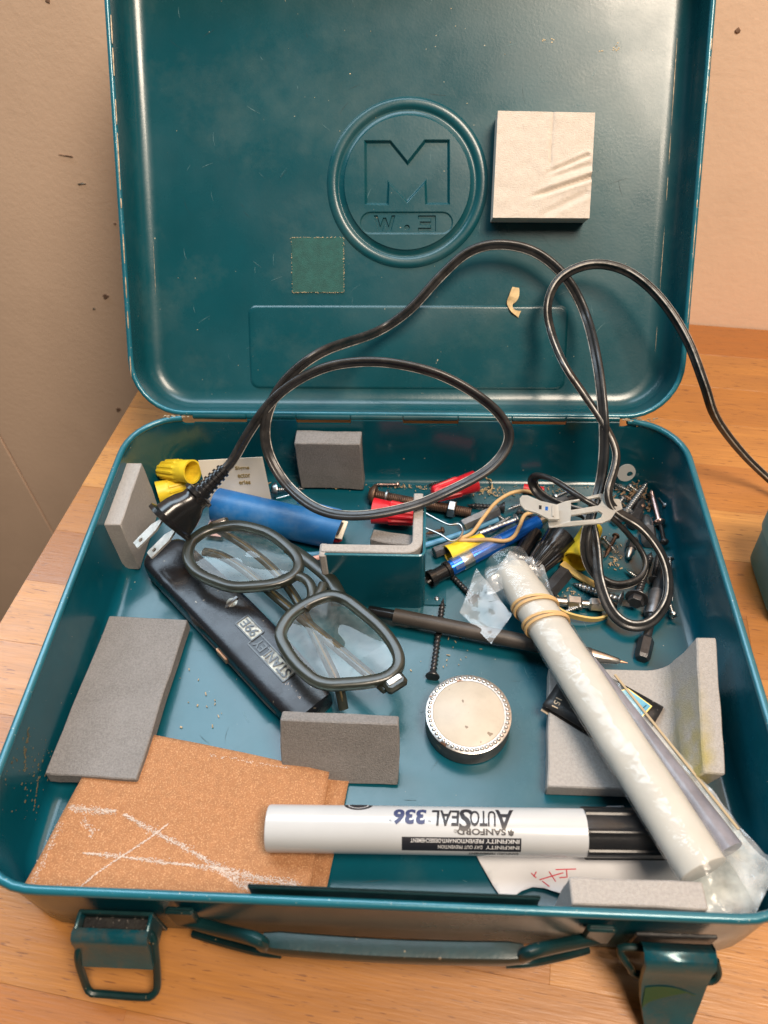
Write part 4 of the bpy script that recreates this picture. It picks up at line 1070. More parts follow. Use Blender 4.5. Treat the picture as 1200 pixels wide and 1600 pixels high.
# ---- business card leaning on the back wall
def card():
    y0 = -.0235
    a = aty(300, 720, y0); b_ = aty(410, 714, y0); cc = aty(414, 772, y0 - .008)
    t = thing('business_card', (b_.x - .03, y0, ZF), 'cream business card with old style gold lettering behind the plug', 'card')
    X = Vector((1, 0, 0)); U = (b_ - cc).normalized(); Xd = (b_ - a).normalized(); Nn = Xd.cross(U).normalized(); U = Nn.cross(Xd)
    cw, ch_ = .044, .034
    M = basis(b_, -Xd * -1, U, Nn)
    MB().box((-cw / 2, -ch_ / 2, 0), (cw, ch_, .0004), M).build('card', CREAM, t, smooth=0)
    for s_, yy, wd in (('Signs', -.0092, .0098), ('ector', -.0148, .0088), ('eries', -.0200, .0080)):
        vs, fs = text_mesh(s_, wd, .0034, 0, .00025, .02)
        MB().add(vs, fs, M @ Matrix.Translation((-.0195 + (0 if s_ != 'Signs' else -.0006) - (.0002 if s_ == 'eries' else 0), yy, .0003))).build('lettering', GOLDINK, t, smooth=0)
card()

# ---- wire connectors
def connector(name, label, tipp, mouth, r0, r1, m_, group, nf=14, dk=.10, wing=False):
    a, b_ = Vector(tipp), Vector(mouth); L = (b_ - a).length; M = frame(a, b_)
    def mod(an, z):
        f = z / L
        return 1 + (dk * (1 if math.cos(an * nf) > .1 else -.2) if .06 < f < .60 else 0)
    t = thing(name, a, label, 'wire connector', group)
    pf = [(r0 * .75, 0), (r0, L * .03), (r0 + (r1 - r0) * .1, L * .07)] + [(r0 + (r1 - r0) * f, L * f) for f in (.2, .35, .5, .59, .62, .75, .9)] + [(r1, L), (r1 * .86, L), (r1 * .80, L * .85), (r1 * .55, L * .45)]
    MB().lathe(pf, M, nf * 6, mod=mod).build('shell', m_, t, smooth=40)
    return t
YG = 'yellow twist-on wire connectors'
connector('wire_connector', 'yellow wire connector on top, its open mouth facing the plug', Z(252, 733, .0200), Z(301, 737, .0300), .0062, .0083, YEL, YG, 12)
connector('wire_connector', 'lower yellow wire connector under another, in the back left corner', Z(292, 758, .0125), Z(246, 770, .0135), .0060, .0080, YEL, YG, 12)
connector('wire_connector', 'yellow wire connector beside the clear sleeve of the blue pen', Z(756, 843, .0115), Z(700, 868, .0115), .0046, .0068, YEL, YG, 12, .03)
connector('wire_connector', 'scuffed yellow wire connector inside the coil of black cord', Z(928, 822, .0150), Z(899, 878, .0135), .0060, .0086, YEL, YG, 12, .04)
connector('wire_connector', 'red wire connector partly behind the black cord, beside the divider', Z(650, 806, .0180), Z(583, 798, .0180), .0060, .0088, RED, 'red twist-on wire connectors', 12)
connector('wire_connector', 'red wire connector lying on the long rusty bolt', Z(676, 773, .0190), Z(743, 752, .0200), .0052, .0075, RED, 'red twist-on wire connectors', 12)
connector('wire_connector', 'red wire connector mostly hidden behind the looped cord', Z(850, 768, .009), Z(818, 763, .009), .0028, .0034, RED, 'red twist-on wire connectors', 8)
connector('wire_connector', 'big black ribbed wire connector between white bag and nylon strap', Z(830, 893, .0135), Z(877, 842, .0150), .0056, .0108, BLACKP, None, 22, .06)

# ---- bolt with nut and washer
bA, bB = Z(586, 773, .0120), Z(736, 801, .0105)
bt = thing('machine_bolt', bA, 'rusty brown bolt with washer and silver hex nut behind the divider', 'bolt')
M = frame(bA, bB); L = (bB - bA).length
MB().lathe([(.0012, -.0046), (.0042, -.0040), (.0062, -.0022), (.0068, -.0002), (.0066, .0004), (.0032, .0006)], M, 24).build('head', RUST, bt)
thread(M, L - .0006, .0031, .0013, .0005, 0, .0006).build('thread', RUST, bt, smooth=50)
zz = .0078
MB().lathe([(.0034, zz), (.0052, zz), (.0052, zz + .0012), (.0034, zz + .0012)], M, 24, False, False).build('washer', ZINC, bt)
zn = L * .765
MB().lathe([(.0036, zn), (.0056, zn), (.0062, zn + .0006), (.0062, zn + .0046), (.0056, zn + .0052), (.0036, zn + .0052)], M @ Matrix.Rotation(R(14), 4, 'Z'), 6, False, False).build('nut', ZINC, bt, smooth=0, bevel=.0002)
screw('brass_screw', 'thin brass screw lying against the back wall behind the bolt', 'screw', Z(621, 757, .008), Z(583, 757, .0075), .0011, PINKZ, .0022, .0014, .0011, .0003, .004)
screw('pan_head_screw', 'steel pan head screw below the card, left of the back foam pad', 'screw', Z(432, 765, .0125), Z(476, 764, .0085), .0017, ZINC, .0052, .0034, .0014, .0005, .004)
rod('wire_staple', 'thin bent steel wire beside the pan head screw', 'wire', [(432, 779, .0135), (450, 774, .0140), (464, 769, .0130), (468, 760, .0125)], .0005, STEEL)
screw('black_screw', 'long black screw behind the hex nut of the bolt', 'screw', Z(786, 793, .008), Z(728, 789, .009), .0016, BLKMET, .0040, .003, .0024, .0006, .006, 'bugle')
screw('steel_screw', 'small steel pan head screw beside the grey hex bit holder', 'screw', Z(774, 802, .0110), Z(792, 816, .0085), .0013, ZINC, .0028, .002, .0012, .0004, .003)
screw('steel_screw', 'dull screw pointing out to the left from under the nylon strap', 'screw', Z(822, 786, .0105), Z(793, 796, .0110), .0014, ZINC, .0028, .002, .0014, .0005, .004)
def hexrod(name, label, cat, a, b_, r, m_, parts=None, rot=0, group=None):
    a, b_ = Vector(a), Vector(b_); M = frame(a, b_) @ Matrix.Rotation(R(rot), 4, 'Z'); L = (b_ - a).length
    t = thing(name, a, label, cat, group)
    if not parts: parts = [('hex_body', 6, [(.86, 0), (1, .02), (1, .98), (.86, 1)], m_)]
    for nm, n, pf, mm in parts:
        MB().lathe([(r * q, f * L) for q, f in pf], M, n).build(nm, mm, t, smooth=0 if n == 6 else 40, bevel=0)
    return t
hexrod('hex_spacer', 'light steel hexagonal bit holder under the rubber band', 'bit holder', Z(722, 822, .0115), Z(778, 797, .0115), .0043, ZINC)
hexrod('hex_spacer', 'dark grey hexagonal rod beside the divider, under the yellow connector', 'hex rod', Z(678, 864, .0100), Z(722, 847, .0100), .0040, DGMET)
hexrod('hex_spacer', 'black hexagonal rod below the big ribbed black connector', 'hex rod', Z(884, 894, .0110), Z(856, 926, .0090), .0056, BLKMET, rot=10)
rod('black_tube', 'short black tube between bag top and ribbed black connector', 'tube', [(836, 832, .010), (812, 868, .010)], .0052, BLACKP, n=20)
rod('light_blue_stick', 'thin light blue plastic stick beside the divider', 'stick', [(664, 852, .0070), (720, 834, .0075), (778, 812, .008)], .0018, LBLUE)
# steel pin with a head
pA_, pB_ = Z(806, 812, .0155), Z(742, 836, .0140)
screw('steel_pin', 'grey steel nail with round head lying over the metallic blue pen', 'nail', pA_, pB_, .0021, ZINC, .0042, .0011, .0030, .0001, .0035, 'pan')
# metallic blue pen in a clear sleeve with black cap
qA, qB = Z(702, 889, .0130), Z(848, 812, .0130)
bp = thing('metallic_blue_pen', qA, 'metallic blue pen light with black end cap in a clear sleeve', 'pen')
M = frame(qA, qB); L = (qB - qA).length
MB().lathe([(.0046, 0), (.0050, .001), (.0050, L * .93), (.0046, L * .95)], M, 24).build('barrel', METBL, bp)
MB().lathe([(.0046, L * .95), (.0036, L * .96), (.0030, L * 1.04), (.0016, L * 1.05)], M, 20).build('tip', STEEL, bp)
MB().lathe([(.0052, L * .12), (.0053, L * .125), (.0053, L * .22), (.0052, L * .225)], M, 24).build('silver_ring', STEEL, bp)
MB().lathe([(.0046, .0005), (.0056, 0), (.0056, -.0026), (.0046, -.0030), (.0046, -.0110), (.0054, -.0114), (.0056, -.0150), (.0050, -.0152), (.0042, -.0130)], M, 24).build('end_cap', BLACKP, bp)
fs_ = MB(); 
fs_.grid(lambda a, b_: M @ Vector((.0060 * math.cos(R(-40 + 190 * a)) + (.000), .0060 * math.sin(R(-40 + 190 * a)), L * (.03 + .50 * b_))), 14, 6)
c3 = [Z(718, 895, .0125), Z(786, 858, .0165), Z(786, 838, .0200)]
fs_.build('clear_sleeve', SLEEVE, bp, smooth=80)
# binder clip wire arm
rod('clip_arm', 'bent silver wire arm of a clip at the divider', 'clip', [(662, 800, .020), (684, 812, .020), (702, 820, .020), (718, 819, .020), (723, 830, .020), (716, 842, .020), (704, 845, .020), (688, 835, .020), (662, 824, .020)], .00075, STEEL)
screw('small_dark_screw', 'small rusty screw under the bent clip arm', 'screw', Z(690, 829, .0095), Z(664, 834, .0095), .0013, RUST, .0026, .0018, .0012, .0004, .003)
screw('black_screw', 'black screw running from the blue pen cap to under the bag', 'screw', Z(741, 935, .0085), Z(700, 893, .0075), .0016, BLKMET, .0036, .003, .0024, .0006, .006, 'bugle')

# ---- rubber bands
def band(name, label, pts, r, m_, closed=False, prof=None):
    P = catmull([Z(*p) for p in pts], 8, closed)
    o = MB().tube(P, r, 8, closed=closed, prof=prof).build(name, m_, None, origin=P[0], smooth=60); return tag(o, label, 'rubber band')
bp_ = [(1.0, -.45), (1.0, .45), (-1.0, .45), (-1.0, -.45)]
band('rubber_band', 'tan rubber band looped over the blue pen and steel nail', [(716, 843, .0175), (737, 833, .019), (756, 808, .020), (775, 785, .020), (800, 770, .020), (826, 768, .019), (841, 779, .018), (838, 797, .019), (820, 805, .020), (812, 822, .021), (803, 838, .0205), (788, 845, .020), (760, 843, .0190), (735, 844, .0180)], .0013, BAND, True)
band('rubber_band', 'yellowish rubber band strip beside the two ended bit', [(862, 944, .013), (880, 957, .013), (905, 965, .012), (930, 968, .010), (948, 963, .009), (950, 957, .0085)], .0016, BANDY, prof=[(1.3, -.4), (1.3, .4), (-1.3, .4), (-1.3, -.4)])
band('rubber_band', 'flat tan rubber strip passing under the coil of cord', [(878, 880, .009), (900, 897, .008), (925, 912, .0075), (940, 922, .007)], .0020, BANDY, prof=[(.4, -1.1), (.4, 1.1), (-.4, 1.1), (-.4, -1.1)])
band('rubber_band', 'short tan rubber strip beside the black tube', [(823, 826, .010), (832, 835, .0095), (842, 845, .009)], .0020, BANDY, prof=[(.4, -1.1), (.4, 1.1), (-.4, 1.1), (-.4, -1.1)])

# ---- bits and screws at the right
a, b_ = Z(845, 937, .0100), Z(944, 946, .0100)
hexrod('driver_bit', 'silver two ended driver bit beside the rubber banded bag', 'driver bit', a, b_, .0041, ZINC, [
    ('shank', 20, [(.62, 0), (.66, .02), (.66, .46)], STEEL), ('hex_body', 6, [(.8, .41), (1.05, .44), (1.05, .62), (.8, .65)], STEEL), ('neck', 20, [(.55, .64), (.55, .77)], STEEL), ('hex_end', 6, [(.8, .76), (1.05, .79), (1.05, .98), (.9, 1.0)], STEEL)])
screw('wood_screw', 'silver wood screw pointing left below the coil of cord', 'screw', Z(969, 937, .0115), Z(894, 911, .0075), .0024, ZINC, .0056, .0012, .0024, .0008, .007, 'pan')
a, b_ = Z(1037, 884, .0110), Z(1003, 1030, .0085)
hexrod('driver_bit', 'long black driver bit with hex end in front of the coil', 'driver bit', a, b_, .0042, BLKMET, [
    ('tip', 20, [(.45, -.02), (.8, .02), (.95, .10), (.95, .30)], BLKMET), ('sleeve', 20, [(1.12, .30), (1.15, .31), (1.15, .55), (1.10, .56)], DGMET), ('neck', 20, [(.80, .555), (.62, .60), (.62, .80)], BLKMET), ('hex_end', 6, [(.8, .78), (1.1, .81), (1.1, .97), (.9, 1.0)], BLKMET)])
screw('hex_head_screw', 'black hex head screw standing beside the coil, head nearest', 'screw', Z(995, 935, .0140), Z(1018, 862, .0085), .0022, BLKMET, .0050, .0044, .0024, .0007, .006, 'hex')
screw('zinc_screw', 'long zinc screw leaning up toward the back right corner', 'screw', Z(978, 800, .0105), Z(1013, 752, .0140), .0021, ZINC, .0036, .002, .0018, .0006, .006)
screw('yellow_zinc_screw', 'pinkish zinc screw with round head in the back right corner', 'screw', Z(1030, 815, .0095), Z(1017, 764, .0130), .0018, PINKZ, .0040, .0026, .0012, .0003, .003, 'dome', .018)
screw('small_screw', 'small bright screw beside the nylon strap end', 'screw', Z(972, 780, .0125), Z(960, 800, .010), .0014, ZINC, .0026, .002, .0014, .0004, .003)
def bit(label, a, b_, r, m_, m2):
    return hexrod('driver_bit', label, 'driver bit', a, b_, r, m_, [('hex_body', 6, [(.85, 0), (1, .03), (1, .52), (.85, .55)], m_), ('tip', 16, [(.75, .55), (.75, .78), (.35, 1.0)], m2)])
bit('short black driver bit between two zinc screws', Z(988, 822, .0095), Z(1004, 781, .0100), .0042, BLKMET, BLKMET)
bit('grey hexagonal driver bit right of the nylon strap', Z(1015, 850, .0095), Z(1010, 806, .0095), .0050, DGMET, ZINC)
bit('small silver driver bit framed by the loop of cord', Z(990, 842, .0085), Z(982, 872, .0085), .0034, BLKMET, STEEL)
screw('thin_screw', 'thin grey screw against the right wall beside the coil', 'screw', Z(1046, 874, .0130), Z(1051, 940, .0085), .0013, ZINC, .0030, .0008, .0013, .0004, .005)
HG = 'loose screws in the back right corner'
for i_, (hu, hv, tu, tv, rr_, mm, kd_, lab) in enumerate((
    (950, 752, 985, 768, .0014, ZINC, 'pan', 'zinc screw half buried in the wood chips behind the cord'),
    (1003, 792, 972, 772, .0013, RUST, 'pan', 'rusty brown screw lying on the wood chips'),
    (1038, 846, 1028, 800, .0013, BLKMET, 'pan', 'thin black screw against the right wall below the pinkish screw'),
    (962, 838, 945, 872, .0012, RUST, 'pan', 'small brown screw inside the loop of the coiled cord'),
    (1022, 905, 1030, 862, .0016, BLKMET, 'bugle', 'black screw right of the hex head screw'),
    (868, 776, 898, 764, .0012, ZINC, 'pan', 'small zinc screw under the left loop of the coil'),
    (812, 800, 845, 812, .0013, BLKMET, 'pan', 'dark screw under the tongue of the nylon strap'),
    (700, 752, 668, 758, .0012, BLKMET, 'pan', 'small black screw against the back wall behind the red connector'),
    (768, 826, 800, 806, .0012, ZINC, 'pan', 'silver screw beside the light blue stick'),
    (828, 818, 858, 806, .0013, ZINC, 'flat', 'silver countersunk screw under the strap beside the blue pen'),
    (752, 812, 735, 820, .0011, PINKZ, 'pan', 'short yellowish screw by the grey hexagonal bit holder'),
    (985, 760, 1005, 775, .0013, STEEL, 'pan', 'bright screw on top of the wood chips'),
    (1040, 790, 1022, 768, .0012, ZINC, 'pan', 'zinc screw nearest the back right corner'),
    (944, 842, 962, 862, .0012, STEEL, 'pan', 'small bright screw beside the inner loop of cord'),
    (1000, 905, 978, 890, .0012, STEEL, 'pan', 'bright little screw above the hex head screw'),
    (1052, 960, 1040, 925, .0013, STEEL, 'pan', 'bright thin screw at the right wall below the coil'),
    (905, 948, 872, 960, .0012, ZINC, 'pan', 'small silver screw below the two ended driver bit'))):
    screw('small_screw', lab, 'screw', Z(hu, hv, .0105), Z(tu, tv, .0085), rr_, mm, rr_ * 2.1, rr_ * 1.4, .0013, .0004, .004, kd_)
bit('dark driver bit lying under the left loop of the coil', Z(862, 790, .0095), Z(905, 776, .0095), .0040, DGMET, BLKMET)
bit('black driver bit next to the steel nail and blue pen', Z(800, 832, .0090), Z(836, 822, .0090), .0036, BLKMET, DGMET)
hexrod('hex_spacer', 'grey hexagonal spacer in front of the wood chips', 'hex rod', Z(958, 815, .0090), Z(985, 800, .0090), .0034, ZINC)
# grey hanger tab with hole
c0 = aty(978, 738, -.012)
M = frame(c0, c0 + Vector((.1, -1, .35)))
hg = MB(); n = 28
o_ = [(.0062 * math.cos(2 * math.pi * k / n), .0062 * math.sin(2 * math.pi * k / n)) for k in range(n)]
i_ = [(.0020 * math.cos(2 * math.pi * k / n) + .0024, .0020 * math.sin(2 * math.pi * k / n) - .0010) for k in range(n)]
hg.loft([[(p[0], p[1], z) for p in q] for q, z in ((i_, 0), (o_, 0), (o_, .0012), (i_, .0012), (i_, 0))], M, True, False, False)
tag(hg.build('washer_tab', mat('grey_nylon', (.30, .31, .31), .5), None, origin=c0), 'grey round tab with a hole standing behind the cord', 'washer')

# ---- sawdust and chips
g = MB()
def chip(p, s_, mm):
    Mx = Matrix.Translation(p) @ Matrix.Rotation(rnd.uniform(0, 6.28), 4, 'Z') @ Matrix.Rotation(rnd.uniform(-.6, .6), 4, 'X')
    mm.box((0, 0, 0), (s_ * rnd.uniform(.8, 3), s_ * rnd.uniform(.5, 1), s_ * .4), Mx)
for (u, v, du, dv, n, z) in ((430, 752, 40, 4, 60, .006), (540, 758, 50, 5, 70, .006), (650, 760, 60, 6, 70, .006), (770, 765, 40, 12, 90, .006), (870, 745, 40, 8, 60, .006), (950, 860, 30, 30, 22, .006), (890, 925, 20, 15, 26, .006), (960, 880, 12, 14, 25, .006), (880, 760, 60, 20, 60, .006), (700, 1010, 90, 60, 25, .0056), (330, 1090, 60, 60, 14, .0056), (600, 740, 200, 10, 40, .0058)):
    for k in range(n):
        p = Z(u + rnd.gauss(0, du * .5), v + rnd.gauss(0, dv * .5), z)
        if -.172 < p.x < .172 and -.285 < p.y < -.0075: chip(p, rnd.uniform(.0003, .0010), g)
o = g.build('sawdust', SAW, None, smooth=0, origin=(0, -.05, ZF)); tag(o, 'fine pale sawdust crumbs scattered along the back of the tray', 'sawdust', kind='stuff')
g = MB()
for k in range(260):
    p = Z(1000 + rnd.gauss(0, 24), 772 + rnd.gauss(0, 20), .006); h_ = max(0, .0085 * (1 - ((p.x - Z(1000, 770, .006).x) / .018) ** 2 - ((p.y - Z(1000, 770, .006).y) / .020) ** 2))
    if p.x < .170 and p.y < -.008: chip(p + Vector((0, 0, rnd.uniform(0, h_))), rnd.uniform(.0005, .0016), g)
o = g.build('wood_chips', DEBRIS, None, smooth=0, origin=(.13, -.02, ZF)); tag(o, 'heap of brown wood chips in the back right corner', 'wood chips', kind='stuff')
for lab, pts in (('curled tan shaving lying behind the red connector', [(762, 770, .0075), (769, 762, .0095), (768, 752, .0095), (760, 748, .008)]), ('small flat wood shaving near the red connector', [(746, 766, .0068), (752, 767, .0072), (758, 764, .0068)]), ('wood crumb below the back foam pad', [(518, 760, .007), (524, 762, .0078), (529, 760, .007)])):
    P = catmull([Z(*p) for p in pts], 6)
    tag(MB().tube(P, [.8 + .35 * math.sin(i * 1.1) for i in range(len(P))], prof=[(.0012, -.0003), (0, -.0005), (-.0012, -.0003), (-.0012, .0002), (0, 0), (.0012, .0002)]).build('wood_shaving', SHAVE, None, origin=P[0]), lab, 'shaving')

# ---- matchbook on the bent foam
mz_ = .0180
mc = [Z(836, 1090, mz_), Z(908, 1042, mz_), Z(1040, 1104, mz_ + .003), Z(985, 1192, mz_)]
mk = thing('matchbook', (mc[0] + mc[2]) / 2, 'black matchbook with a small blue picture lying partly under the bag', 'matchbook')
mx = ((mc[2] + mc[3]) - (mc[0] + mc[1])).normalized(); my = ((mc[1] + mc[2]) - (mc[0] + mc[3])).normalized(); mn = mx.cross(my).normalized(); my = mn.cross(mx)
mo = sum(mc, Vector()) / 4; mlx = (((mc[2] + mc[3]) - (mc[0] + mc[1])) / 2).length; mly = (((mc[1] + mc[2]) - (mc[0] + mc[3])) / 2).length
MK = basis(mo, mx, my, mn)
def leaf(z0, z1, bow, mm, nm, th=.0006, sh=0):
    return MB().grid(lambda a, b_: MK @ Vector(((a - .5) * mlx + sh * 0, (b_ - .5) * mly - sh, z0 + (z1 - z0) * (1 - b_) + bow * math.sin(a * 3.14))), 14, 6).build(nm, mm, mk, smooth=60, solid=th)
leaf(-.0030, -.0030, .0, KRAFT, 'inner_card', .0006, .0012); leaf(-.0020, -.0012, .0, MATCH, 'back_cover', .0007, .0004); leaf(.0006, .0014, .0008, MATCH, 'front_cover')
MB().tube([MK @ Vector(((a - .5) * mlx, .5 * mly, -.0008)) for a in (0, .5, 1)], 1, prof=[(.0019 * math.cos(a), .0012 * math.sin(a)) for a in [k * .5236 for k in range(12)]]).build('spine', MATCH, mk)
def mk_top(u, v): p = atplane(u, v, mo + mn * .0022, mn) - mo; return p.dot(mx), p.dot(my)
pq = [mk_top(*p) for p in ((965, 1082), (981, 1078), (1016, 1104), (1000, 1122))]
MB().add([(p[0], p[1], .0026) for p in offset(pq, .0007)], [(0, 1, 2, 3)], MK).build('picture_border', YPRINT, mk, smooth=0, solid=.0001)
MB().add([(p[0], p[1], .0029) for p in pq], [(0, 1, 2, 3)], MK).build('picture', SKYP, mk, smooth=0, solid=.0001)
q0 = mk_top(1008, 1112)
tre = MB(); 
for (dx, dy, L) in ((0, 0, .005), (.0008, .0012, .003), (-.0012, .0006, .003), (.0014, -.0004, .0026)):
    tre.tube([MK @ Vector((q0[0] - .002 + dx * .3, q0[1] + dy * .3, .0031)), MK @ Vector((q0[0] - .002 + dx * 2 - L * .2, q0[1] + dy * 2 + L * .3, .0031))], .0002, 5)
tre.build('picture_tree', INK, mk)
q1 = mk_top(868, 1096); q2 = mk_top(838, 1088)
vs, fs = text_mesh('151', .0060, .0034, 0, .0002, .01)
vs = [Vector((v.x, v.y, v.z)) for v in vs]
MB().add(vs, fs, MK @ Matrix.Translation((q1[0] - .001, q1[1] + .0025, .0020)) @ Matrix.Rotation(R(-84), 4, 'Z')).build('lettering', KRAFT, mk, smooth=0)
sq = [mk_top(*p) for p in ((836, 1090), (868, 1066), (882, 1102), (862, 1112))]

# ---- white stick in a plastic bag held by rubber bands
sA, sB = at(800, 892, .0290), at(1098, 1358, .0450)
bag = thing('plastic_bag', (sA + sB) / 2, 'clear plastic bag rolled round a white stick, tied with rubber bands', 'bag')
SD = (sB - sA).normalized(); SL = (sB - sA).length
sn = Vector((0, 0, 1)) - SD * SD.z; sn.normalize(); sr = SD.cross(sn)      # sr: to the picture's left
sr = -sr if (sr.x > 0) else sr
sr = -sr                                                                      # now toward the right / back
SM = basis(sA, sr, sn, SD); FLAT = .84
rS = .0114
stick = thing('white_stick', sA, 'thick white wax stick inside the rolled plastic bag', 'stick')
pf = []
for k in range(30):
    f = k / 29; pf.append((rS * (1 + .012 * math.sin(f * 17) - (.10 * max(0, .12 - f) / .12)), SL * (.0 + f)))
MB().loft([[(r_ * (1 + .022 * mnoise.noise(Vector((math.cos(a) * 1.4, math.sin(a) * 1.4, z * 22)))) * math.cos(a), FLAT * r_ * (1 + .03 * mnoise.noise(Vector((math.cos(a) * 2.2, math.sin(a) * 2.2, z * 30 + 9)))) * math.sin(a), z) for a in [2 * math.pi * j / 48 for j in range(48)]] for r_, z in [(rS * .5, -.0035), (rS * .8, -.0015)] + [p_ for k_ in range(29) for p_ in (pf[k_], ((pf[k_][0] + pf[k_ + 1][0]) / 2, (pf[k_][1] + pf[k_ + 1][1]) / 2))] + [pf[29], (rS * .99, SL + .0004), (rS * .97, SL + .0006)]], SM).build('shaft', STICK, stick, smooth=60)
stick_end = Vector((0, 0, 0))
# cross-section of the film at distance s (0..1 along the stick, beyond 1 the empty foot of the bag)
def wing(f):
    pts_ = ((-.14, .016), (-.05, .012), (.10, .006), (.21, .0015), (.30, .0025), (.45, .0085), (.7, .015), (1.0, .021), (1.10, .023), (1.17, .010))
    for (a0, w0), (a1, w1) in zip(pts_, pts_[1:]):
        if f <= a1: t = (f - a0) / (a1 - a0); return w0 + (w1 - w0) * t
    return pts_[-1][1]
nz_ = lambda a, b_, c_: mnoise.noise(Vector((a, b_, c_)))
def film(top=True):
    mb = MB(); NU, NV = 90, 26
    def fn(a, b_):
        f = -.05 + 1.19 * a
        fold = max(0, (f - 1.0) / .14)                      # the empty foot flattens and droops
        fl = max(0, (.10 - f) / .15)
        rr_ = rS * (1.075 + .10 * fl + .030 * nz_(f * 7, b_ * 9, 1) + .020 * nz_(f * 24, b_ * 14, 4) + .10 * max(0, .45 - f) * nz_(f * 26, b_ * 9, 2)) + .0002
        if abs(f - .215) < .06: rr_ = rS * 1.03
        k = 1 - .80 * min(1, fold * 1.6)
        if b_ < .62:
            an = R(215) - R(215) * (b_ / .62)
            x, y = rr_ * math.cos(an), rr_ * FLAT * math.sin(an) * k
        else:
            t = (b_ - .62) / .38; wv = wing(f)
            x = rr_ + wv * t; y = -rr_ * .75 * math.sin(min(1, t * 1.4) * 1.57) * k + .0007 * nz_(f * 22, t * 6, 5) * (1 + 2 * t) + .0012 * nz_(f * 7, t * 2, 7) * t
        y += .0026 * fold * nz_(f * 20, b_ * 8, 9) - .002 * fold * b_
        if b_ < .3 and fold > 0: x += .0015 * fold
        z = SL * f
        if fold > 0: z -= SL * .0 + (.020 * max(0, (b_ - .35)) ** 1.0) * min(1, fold)
        p = SM @ Vector((x, y, z)); p.y = max(p.y, -.2905 + .0004 * nz_(f * 30, b_ * 9, 3)); p.z = max(p.z, .0075); return p
    part = (lambda a, b_: fn(a, b_ * .62)) if top else (lambda a, b_: fn(a, .62 + .38 * b_))
    mb.grid(part, NU, 18 if top else 12); return mb
film().build('film', FILMS, bag, smooth=80); film(False).build('film', FILM, bag, smooth=80)
def film_low():
    mb = MB()
    def fn(a, b_):
        f = .30 + .84 * a; wv = wing(f); fold = max(0, (f - 1.0) / .14)
        x = -rS * .6 * (1 - b_) + (rS + wv) * b_; y = -rS * 1.02 + .0012 * nz_(f * 15, b_ * 4, 21)
        z = SL * f - (.020 * max(0, (b_ - .35))) * min(1, fold)
        y += -.002 * fold * b_ + rS * .50 * min(1, fold)
        p = SM @ Vector((x, y, z)); p.y = max(p.y, -.2893); p.z = max(p.z, .0068); return p
    mb.grid(fn, 50, 10); return mb
film_low().build('film', FILM2, bag, smooth=80)
# crumpled mouth of the bag and its serrated flap at the far end
def flap(px, nu, nv, name, amp, m_, serr=True):
    c = [at(*p) for p in px]
    def fn(a, b_):
        p = (c[0] * (1 - a) + c[1] * a) * (1 - b_) + (c[3] * (1 - a) + c[2] * a) * b_
        q = Vector((amp * nz_(a * 4, b_ * 3, 31), amp * nz_(a * 4, b_ * 3, 37), amp * 2.4 * nz_(a * 2.5, b_ * 2.5, 41)))
        if serr and a > .985: p = p + (c[1] - c[0]).normalized() * (.0006 if int(b_ * nv + .5) % 2 else -.0006)
        return p + q
    return MB().grid(fn, nu, nv).build(name, m_, bag, smooth=80)
flap([(800, 960, .026), (745, 888, .022), (718, 958, .0165), (768, 1006, .0205)], 16, 40, 'flap', .0007, FILM)
flap([(768, 905, .030), (795, 862, .036), (832, 872, .034), (842, 900, .030)], 12, 30, 'flap', .0010, FILM)
flap([(762, 930, .028), (757, 892, .033), (800, 868, .040), (832, 900, .036)], 16, 24, 'flap', .0011, FILM)
# grey tube lying beside the stick inside the bag, with a tan edge strip
gp = thing('grey_plastic_tube', SM @ Vector((rS + .006, -.002, SL * .6)), 'dark grey plastic tube beside the white stick in the bag', 'tube')
P = [SM @ Vector((rS * (.86 + .70 * f), -.0052 - .0005 * f, SL * f)) for f in [k / 14 * .62 + .36 for k in range(15)]]
MB().tube(P, [.0032 + .0040 * k / 14 for k in range(15)], 18).build('tube', GREYP, gp, smooth=60)
P = [SM @ Vector((rS * (1.28 + 1.38 * f), -.0078 - .0003 * f, SL * f)) for f in [k / 10 * .50 + .44 for k in range(11)]]
MB().tube(P, 1, prof=[(.0004, -.0006), (.0004, .0006), (-.0004, .0006), (-.0004, -.0006)]).build('edge_strip', TANP, gp)
# two bands round the bag
for f0, tilt, n_, lab in ((.165, .20, 2, 'tan rubber band wound round the bag, the upper one near its open end'), (.235, .16, 2, 'tan rubber band wound round the bag, the lower of the two')):
    P = []
    for k in range(n_ * 28):
        a = 2 * math.pi * k / 28; q = k / (n_ * 28)
        P.append(SM @ Vector((rS * 1.11 * math.cos(a), rS * 1.11 * FLAT * math.sin(a), SL * f0 + tilt * rS * 1.5 * math.cos(a) + .0016 * (math.sin(2 * math.pi * q)))))
    P.append(P[0])
    o = MB().tube(P, .00066, 8, prof=[(.8, -1.1), (.8, 1.1), (-.8, 1.1), (-.8, -1.1)], closed=False).build('rubber_band', BAND, None, origin=SM @ Vector((0, 0, SL * f0)), smooth=60)
    tag(o, lab, 'rubber band', 'rubber bands round the rolled bag')

